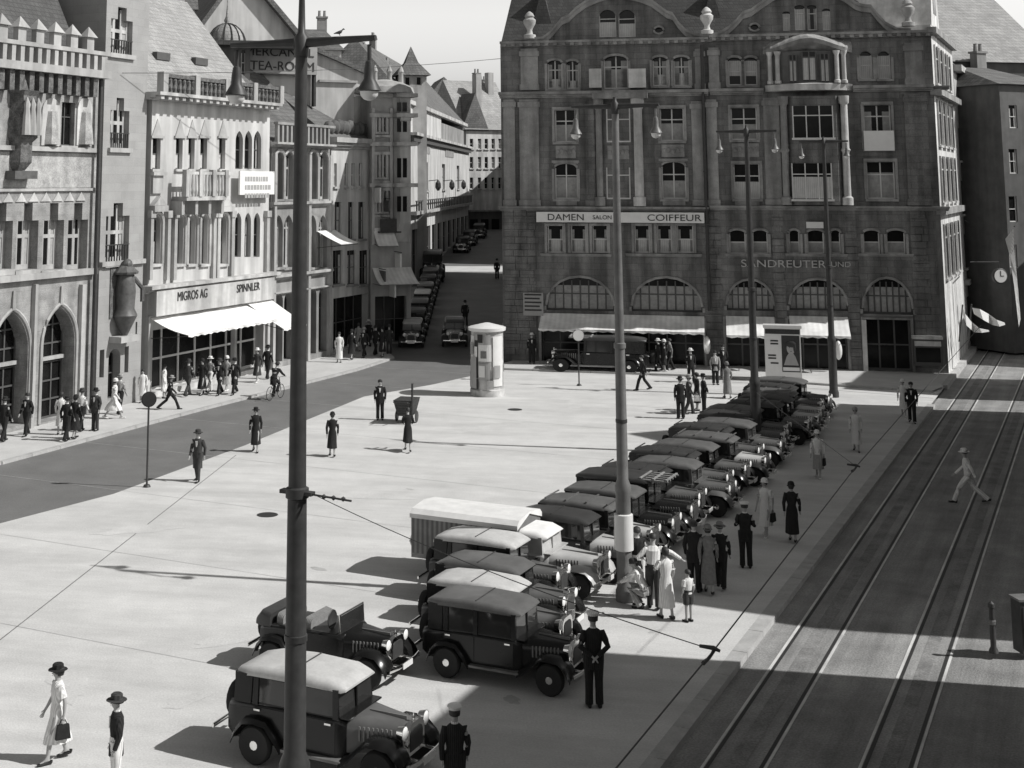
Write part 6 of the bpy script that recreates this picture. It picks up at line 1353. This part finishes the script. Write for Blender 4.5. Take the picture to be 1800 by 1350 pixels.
POSES = dict(stand={}, walk=dict(stride=.42, lean=.03), step=dict(stride=.25), stride=dict(stride=.62, lean=.08),
    read=dict(j=dict(elbL=(-.25, .02, 1.14), elbR=(.25, .02, 1.14), wriL=(-.1, -.24, 1.2), wriR=(.1, -.24, 1.2)), lean=.05, look=(0, -1, -.5)),
    hipsL=dict(j=dict(elbL=(-.36, .06, 1.15), wriL=(-.2, -.06, 1.0))),
    point=dict(lean=.22, stride=.12, j=dict(shL=(-.19, -.14, 1.39), elbL=(-.44, -.24, 1.28), wriL=(-.66, -.34, 1.12), elbR=(.34, -.02, 1.2), wriR=(.26, -.2, 1.12))),
    holdhat=dict(stride=.15, j=dict(elbR=(.3, -.05, 1.17), wriR=(.14, -.2, 1.28))),
    push=dict(stride=.5, lean=.3, j=dict(elbL=(-.24, -.28, 1.15), wriL=(-.2, -.5, 1.05), elbR=(.24, -.28, 1.15), wriR=(.2, -.5, 1.05))),
    crouch=dict(lean=.5, look=(0, -1, -.3), j=dict(pelvis=(0, .12, .42), waist=(0, .06, .55), chest=(0, -.06, .76), neck=(0, -.14, .92), throat=(0, -.17, .975), head=(0, -.2, 1.05), crown=(0, -.21, 1.13), hipL=(-.09, .1, .4), hipR=(.09, .1, .4), kneeL=(-.14, -.28, .5), kneeR=(.14, -.26, .46), ankL=(-.12, -.06, .09), ankR=(.12, -.02, .09), toeL=(-.14, -.24, .03), toeR=(.14, -.2, .03), heelL=(-.12, .0, .035), heelR=(.12, .04, .035), shL=(-.18, -.1, .88), shR=(.18, -.1, .88), elbL=(-.24, -.3, .7), elbR=(.24, -.3, .7), wriL=(-.12, -.48, .6), wriR=(.12, -.48, .6))),
    ride=dict(lean=.3, j=dict(pelvis=(0, .2, 1.0), waist=(0, .12, 1.12), chest=(0, -.02, 1.32), neck=(0, -.1, 1.48), throat=(0, -.13, 1.54), head=(0, -.16, 1.62), crown=(0, -.165, 1.70), hipL=(-.09, .17, .97), hipR=(.09, .17, .97), kneeL=(-.11, -.16, .76), kneeR=(.11, -.1, .58), ankL=(-.11, .02, .44), ankR=(.11, .06, .2), toeL=(-.11, -.15, .40), toeR=(.11, -.1, .15), heelL=(-.11, .07, .41), heelR=(.11, .11, .16), shL=(-.18, -.05, 1.42), shR=(.18, -.05, 1.42), elbL=(-.26, -.22, 1.2), elbR=(.26, -.22, 1.2), wriL=(-.24, -.45, 1.1), wriR=(.24, -.45, 1.1))),
    handsback=dict(j=dict(elbL=(-.27, .08, 1.13), elbR=(.27, .08, 1.13), wriL=(-.06, .16, .98), wriR=(.06, .17, .98))))
LV = math.atan2(LD.y, LD.x)           # heading of the left house row; a person with rz = heading+90 deg walks that way
def to(dx, dy): return math.atan2(dy, dx)+math.pi/2
AWAY = to(LD.x, LD.y); NEAR = to(-LD.x, -LD.y); RT = to(1, 0); LT = to(-1, 0); CAMF = to(0, -1); CAMA = to(0, 1); RAILA = to(RA.x, RA.y); RAILN = to(-RA.x, -RA.y)
pm = 'cloth_white'
# near right: around the parked cars
person('traffic policeman in dark uniform and white cap beside the boxy black saloon', (1045, 1243), RAILA+.5, 'handsback', 'cloth_black', hat='cap', hatm=pm, hgt=1.8)
person('woman in long white dress with dark hair standing with her back to us', (1172, 1088), CAMA+.25, 'holdhat', pm, kind='woman', hgt=1.66, skirt=.3, sleeve='short')
person('man in white shirt reaching his arm out towards the lamp mast sleeve', (1150, 1070), CAMA-.2, 'point', pm, 'cloth_dark', hgt=1.74, coat=.93)
person('small boy in white shirt and dark shorts beside the white-dressed woman', (1211, 1093), CAMA+.5, 'stand', pm, 'cloth_dark', kind='boy', hgt=1.2, sleeve='short')
person('figure in white crouching at the foot of the white-sleeved mast', (1128, 1068), LT-.4, 'crouch', pm, 'cloth_mid', hgt=1.7, coat=.95)
person('man in pale trousers and dark jacket behind the white-sleeved mast', (1122, 1050), CAMA, 'stand', 'cloth_black', pm, hat=None)
person('bareheaded man in black suit behind the white-dressed woman', (1222, 1040), RAILA, 'stand', 'cloth_black', hat=None, hgt=1.76)
person('woman in mottled grey coat walking beside the bareheaded black-suited man', (1247, 1043), RAILA+.2, 'step', 'cloth_grey', kind='woman', hgt=1.68, hat='cloche', hatm='cloth_grey', skirt=.28)
person('dark-clad person close on the right arm of the grey-coated woman', (1268, 1034), RAILA+.1, 'step', 'cloth_black', hgt=1.62, hat='brim', hatm='cloth_grey')
person('man in black suit and white cap strolling away on the shaded pavement', (1312, 998), RAILA+.25, 'read', 'cloth_black', hat='cap', hatm=pm, hgt=1.7)
person('woman in white dress and white hat carrying a dark bag', (1347, 943), RAILN-.2, 'step', pm, kind='woman', hat='cloche', hatm=pm, hgt=1.66, bag='cloth_black', skirt=.34, sleeve='short')
person('stout woman in long black coat with pale collar and dark hat', (1394, 952), RAILA+.1, 'step', 'cloth_black', kind='woman', hat='cloche', hatm='cloth_black', hgt=1.68, skirt=.26)
person('woman in short white cape and pale skirt with dark bag, near the far cars', (1439, 840), RAILN, 'step', pm, 'cloth_mid', kind='woman', hat='cloche', hatm=pm, hgt=1.64, bag='cloth_black', skirt=.34)
person('slim woman all in white walking alone beside the kerb', (1506, 793), RAILN+.1, 'step', pm, kind='woman', hgt=1.66, skirt=.3, hat='cloche', hatm='cloth_mid')
person('white-dressed woman with white hat walking beside a dark-suited man at the kerb', (1589, 732), RAILN, 'step', pm, kind='woman', hat='cloche', hatm=pm, hgt=1.62)
person('man in dark suit beside the white-dressed woman with white hat at the kerb', (1604, 743), RAILN+.1, 'step', 'cloth_black', hat=None, hgt=1.74)
person('man in white shirt and pale trousers striding across the tram rails', G(1704, 884, -.13)[:2] and (1704, 884), LT-.35, 'stride', pm, hat='brim', hatm=pm, hgt=1.72, coat=.93, at=G(1704, 884, -.13))
# near left, cut by the lower edge in the photograph
person('woman in dark hat and black-and-white dress, foremost on the open square', (98, 1338), LT+.5, 'step', pm, 'cloth_white', kind='woman', hat='brim', hatm='cloth_black', hgt=1.66, bag='cloth_black', skirt=.36, sleeve='short')
person('person in wide dark hat and white collar at the bottom edge left of the landaulet', (202, 1402), LT+.3, 'stand', 'cloth_black', pm, hat='brim', hatm='cloth_dark', hgt=1.66)
person('person in white cap walking at the bottom edge right of the landaulet', (800, 1427), CAMA, 'step', 'cloth_black', hat='cap', hatm='enamel', hgt=1.66)
# open square
person('man in long dark coat and hat stepping off the square near the round road sign', (347, 846), CAMF-.3, 'step', 'cloth_dark', hat='brim', hatm='cloth_dark', coat=.45, hgt=1.74)
person('woman in wide black skirt and hat holding a white parcel on the road edge', (449, 794), CAMF, 'step', 'cloth_black', kind='woman', hat='brim', hatm='cloth_black', skirt=.3, hgt=1.66)
person('slim woman in black dress just right of the nearest mast', (584, 802), CAMA, 'step', 'cloth_black', kind='woman', hat='cloche', hatm='cloth_black', skirt=.34, hgt=1.64)
person('bareheaded man in dark suit standing still next to the handcart', (668, 738), CAMF, 'stand', 'cloth_black', hgt=1.74)
person('person in dark cloak bending forward with legs apart in front of the handcart', (717, 793), CAMA, 'push', 'cloth_black', kind='woman', hgt=1.62, skirt=.4, hair='hair')
# town hall pavement
def wpx(x, y): p = G(x, y, .1); return p
GL = 'passers-by on the town hall pavement'
for px_, fc, kw, lb in [
    ((46, 766), NEAR, dict(pose='step', top='cloth_black'), 'man in dark suit in front of the town hall arch pier'),
    ((6, 776), AWAY, dict(pose='step', top='cloth_black', hat='brim', hatm='cloth_black'), 'dark-suited hatted man at the left edge of the picture'),
    ((106, 764), CAMA, dict(pose='stand', top=pm, kind='woman'), 'woman in white half hidden by a big dark couple'),
    ((116, 775), AWAY, dict(pose='step', top='cloth_black', hat='brim', hatm='cloth_black', coat=.4), 'broad man in long black coat before the second town hall arch'),
    ((131, 771), AWAY, dict(pose='step', top='cloth_black', kind='woman', hat='cloche', hatm='cloth_black'), 'woman in black walking beside the man in long black coat'),
    ((142, 758), AWAY, dict(pose='step', top=pm, low='cloth_black', hat='brim', hatm='cloth_dark', coat=.93), 'man in white shirt and dark trousers near the town hall downpipe'),
    ((167, 757), NEAR, dict(pose='stand', top='cloth_dark', hat='brim', hatm='cloth_black'), 'man in dark suit and hat below the town hall downpipe'),
    ((200, 736), RT, dict(pose='walk', top=pm, kind='woman', hat='cloche', hatm=pm), 'woman in white dress walking with swing in front of the tower door'),
    ((210, 728), AWAY, dict(pose='step', top='cloth_mid', low='cloth_black', hat='brim', hatm='cloth_mid'), 'man in light jacket and dark trousers at the tower door'),
    ((250, 708), CAMF, dict(pose='stand', top=pm, kind='woman', hgt=1.55), 'small woman in white at the tower corner'),
    ((298, 720), RT, dict(pose='stride', top='cloth_black', hat='brim', hatm='cloth_mid', hgt=1.5), 'person in dark coat striding with legs wide in front of the shop window'),
    ((288, 700), RT, dict(pose='stand', top=pm, kind='woman', hgt=1.6), 'woman in white dress close to the left pier of the shop front'),
    ((330, 696), AWAY, dict(pose='walk', top='cloth_dark', hat='brim', hatm='cloth_dark'), 'man in dark suit under the left end of the long awning'),
    ((355, 694), NEAR, dict(pose='step', top='cloth_black', kind='woman', hat='cloche', hatm='cloth_black', skirt=.3), 'woman in black under the middle of the long awning'),
    ((368, 690), AWAY, dict(pose='walk', top='cloth_grey', low=pm, hat='brim', hatm=pm), 'man in grey jacket and white trousers under the long awning'),
    ((386, 694), NEAR, dict(pose='walk', top='cloth_black', hat='brim', hatm='cloth_dark'), 'tall man in black beneath the long awning seam'),
    ((398, 688), AWAY, dict(pose='step', top='cloth_mid', kind='woman', hat='cloche', hatm=pm), 'woman in beige dress with white hat under the long awning'),
    ((412, 693), NEAR, dict(pose='walk', top='cloth_black', hat='brim', hatm='cloth_black', coat=.45), 'man in long dark coat at the white shop pier'),
    ((452, 672), NEAR, dict(pose='step', top='cloth_dark', kind='woman', hat='brim', hatm=pm), 'woman in dark dress with broad white hat under the short awning'),
    ((470, 666), AWAY, dict(pose='step', top='cloth_black', hat='brim', hatm='cloth_black'), 'man in black walking past the grey gothic house'),
    ((596, 637), CAMF, dict(pose='stand', top=pm, kind='woman', skirt=.2), 'woman in ankle-length white dress at the pavement corner'),
    ((630, 618), CAMA, dict(pose='step', top='cloth_mid', kind='woman'), 'woman in pale dress in the shade of the street mouth'),
    ((660, 624), AWAY, dict(pose='walk', top='cloth_black', hat='brim', hatm='cloth_black'), 'man in black hat entering the street mouth at the pavement edge'),
    ((672, 627), NEAR, dict(pose='step', top='cloth_black', kind='woman', hat='cloche', hatm='cloth_black', skirt=.3), 'woman in black coming out of the street mouth'),
    ((684, 622), CAMA, dict(pose='stand', top='cloth_dark', hat='brim', hatm='cloth_dark'), 'man in dark suit waiting at the kerb beside the file of cars'),
    ((618, 632), AWAY, dict(pose='step', top='cloth_black', kind='woman', hat='cloche', hatm='cloth_black'), 'woman in black right of the white-dressed woman at the pavement corner'),
    ((640, 628), NEAR, dict(pose='walk', top='cloth_black', hat='brim', hatm='cloth_mid'), 'man in black with pale hat leaving the street mouth shade'),
    ((648, 612), CAMA, dict(pose='step', top='cloth_black', hat='brim', hatm=pm), 'man in dark suit and pale hat in the shade of the street mouth')]:
    po = kw.pop('pose'); tp = kw.pop('top'); person(lb, None, fc, po, tp, at=wpx(*px_), group=GL, **kw)
# cyclist
cp = G(484, 702); bk = empty('bicycle', cp, AWAY, 'black bicycle ridden along the kerb below the grey gothic house', 'bicycle')
for y in (-.52, .52):
    s = MB(); s.tube([(0, y+.318*math.cos(math.pi*2*k/26), .335+.318*math.sin(math.pi*2*k/26)) for k in range(27)], .016, 6); w = s.build('wheel', 'tyre', bk, True); s = MB()
    for k in range(12): t = math.pi*2*k/12; s.tube([(0, y, .335), (0, y+.3*math.cos(t), .335+.3*math.sin(t))], .004, 4)
    s.build('spokes', 'chrome', w)
s = MB()
for a, b in (((0, .52, .335), (0, .22, .86)), ((0, .52, .335), (0, .06, .30)), ((0, .06, .30), (0, .22, .90)), ((0, .06, .30), (0, -.36, .82)), ((0, .21, .82), (0, -.37, .88)), ((0, -.52, .335), (0, -.35, .98))): s.tube([a, b], .017, 6)
s.build('frame', 'iron', bk); s = MB(); s.tube([(-.26, -.44, 1.06), (-.12, -.38, 1.04), (0, -.35, 1.0), (.12, -.38, 1.04), (.26, -.44, 1.06)], .015, 6); s.build('handlebar', 'chrome', bk, True); s = MB(); s.ball((0, .22, .93), (.09, .14, .035), 8, 5); s.build('saddle', 'shoe', bk, True)
s = MB(); s.lathe([(.09, -.012), (.1, 0), (.09, .012)], (.05, .06, .3), 14, 'x'); s.tube([(-.11, .0, .42), (-.09, .0, .42), (-.05, .06, .3), (.08, .06, .3), (.1, .1, .2), (.13, .1, .2)], .012, 5); s.build('pedals', 'iron', bk)
person('cyclist in dark suit riding away along the kerb', None, AWAY, 'ride', 'cloth_black', at=cp, hat='brim', hatm='cloth_dark')
# in front of the corner building
GR = 'passers-by before the corner building'
for px_, z, fc, kw, lb in [
    ((1130, 686), 0, LT, dict(pose='walk', top='cloth_black', hgt=1.74), 'man in dark suit walking alone right of the sleeved mast before the shops'),
    ((1197, 736), 0, CAMA, dict(pose='stand', top='cloth_black', hat='brim', hatm='cloth_black', hgt=1.8), 'man in black hat, outermost of the dark group behind the row of cars'),
    ((1212, 728), 0, RT, dict(pose='step', top='cloth_dark', hat='brim', hatm='cloth_mid'), 'man in dark suit and pale hat within the group behind the cars'),
    ((1226, 722), 0, LT, dict(pose='stand', top='cloth_black', kind='woman', bag=pm), 'woman in black with white bag within the group behind the cars'),
    ((1238, 726), 0, LT, dict(pose='handsback', top='cloth_black', hat='brim', hatm='cloth_black'), 'man in black closest to the car roofs in the dark group'),
    ((1215, 672), 0, CAMF, dict(pose='step', top='cloth_black', hat='brim', hatm=pm), 'man in dark suit with pale hat stepping off the shop kerb'),
    ((1258, 676), 0, CAMF, dict(pose='stand', top='cloth_mid', low='cloth_black', kind='man'), 'man in light jacket standing below the white lamp globe'),
    ((1279, 700), 0, CAMA, dict(pose='step', top='cloth_grey', kind='woman', hat='cloche', hatm='cloth_grey', skirt=.25), 'woman in long grey coat behind the far car roofs'),
    ((1272, 664), .1, CAMF, dict(pose='stand', top='cloth_black'), 'bareheaded man in black at the pier between the two awnings'),
    ((1158, 652), .1, LT, dict(pose='step', top='cloth_black', hat='brim', hatm=pm), 'man in black with white hat under the wide shop awning'),
    ((1168, 653), .1, RT, dict(pose='stand', top='cloth_black', kind='woman', hat='cloche', hatm=pm), 'woman in black with white cloche hat under the wide shop awning'),
    ((1178, 651), .1, LT, dict(pose='step', top='cloth_grey', low='cloth_black'), 'man in grey jacket under the right end of the wide awning'),
    ((935, 640), .1, CAMF, dict(pose='stand', top='cloth_black', hat='brim', hatm=pm), 'person in dark clothes and white hat at the left corner of the corner building'),
    ((872, 668), 0, CAMA, dict(pose='stand', top='cloth_dark', hat='brim', hatm='cloth_dark'), 'man in dark suit half behind the advertising column')]:
    po = kw.pop('pose'); tp = kw.pop('top'); person(lb, None, fc, po, tp, at=G(px_[0], px_[1], z), group=GR, **kw)
person('man in dark suit walking up the middle of the side street', None, CAMA, 'walk', 'cloth_black', at=SZ((4.6, 96)), hat='brim', hatm='cloth_black')
person('dark figure at the upper end of the side street next to the sunlit strip', None, CAMA, 'stand', 'cloth_black', at=SZ((8.6, 121)), hat='brim', hatm='cloth_black')
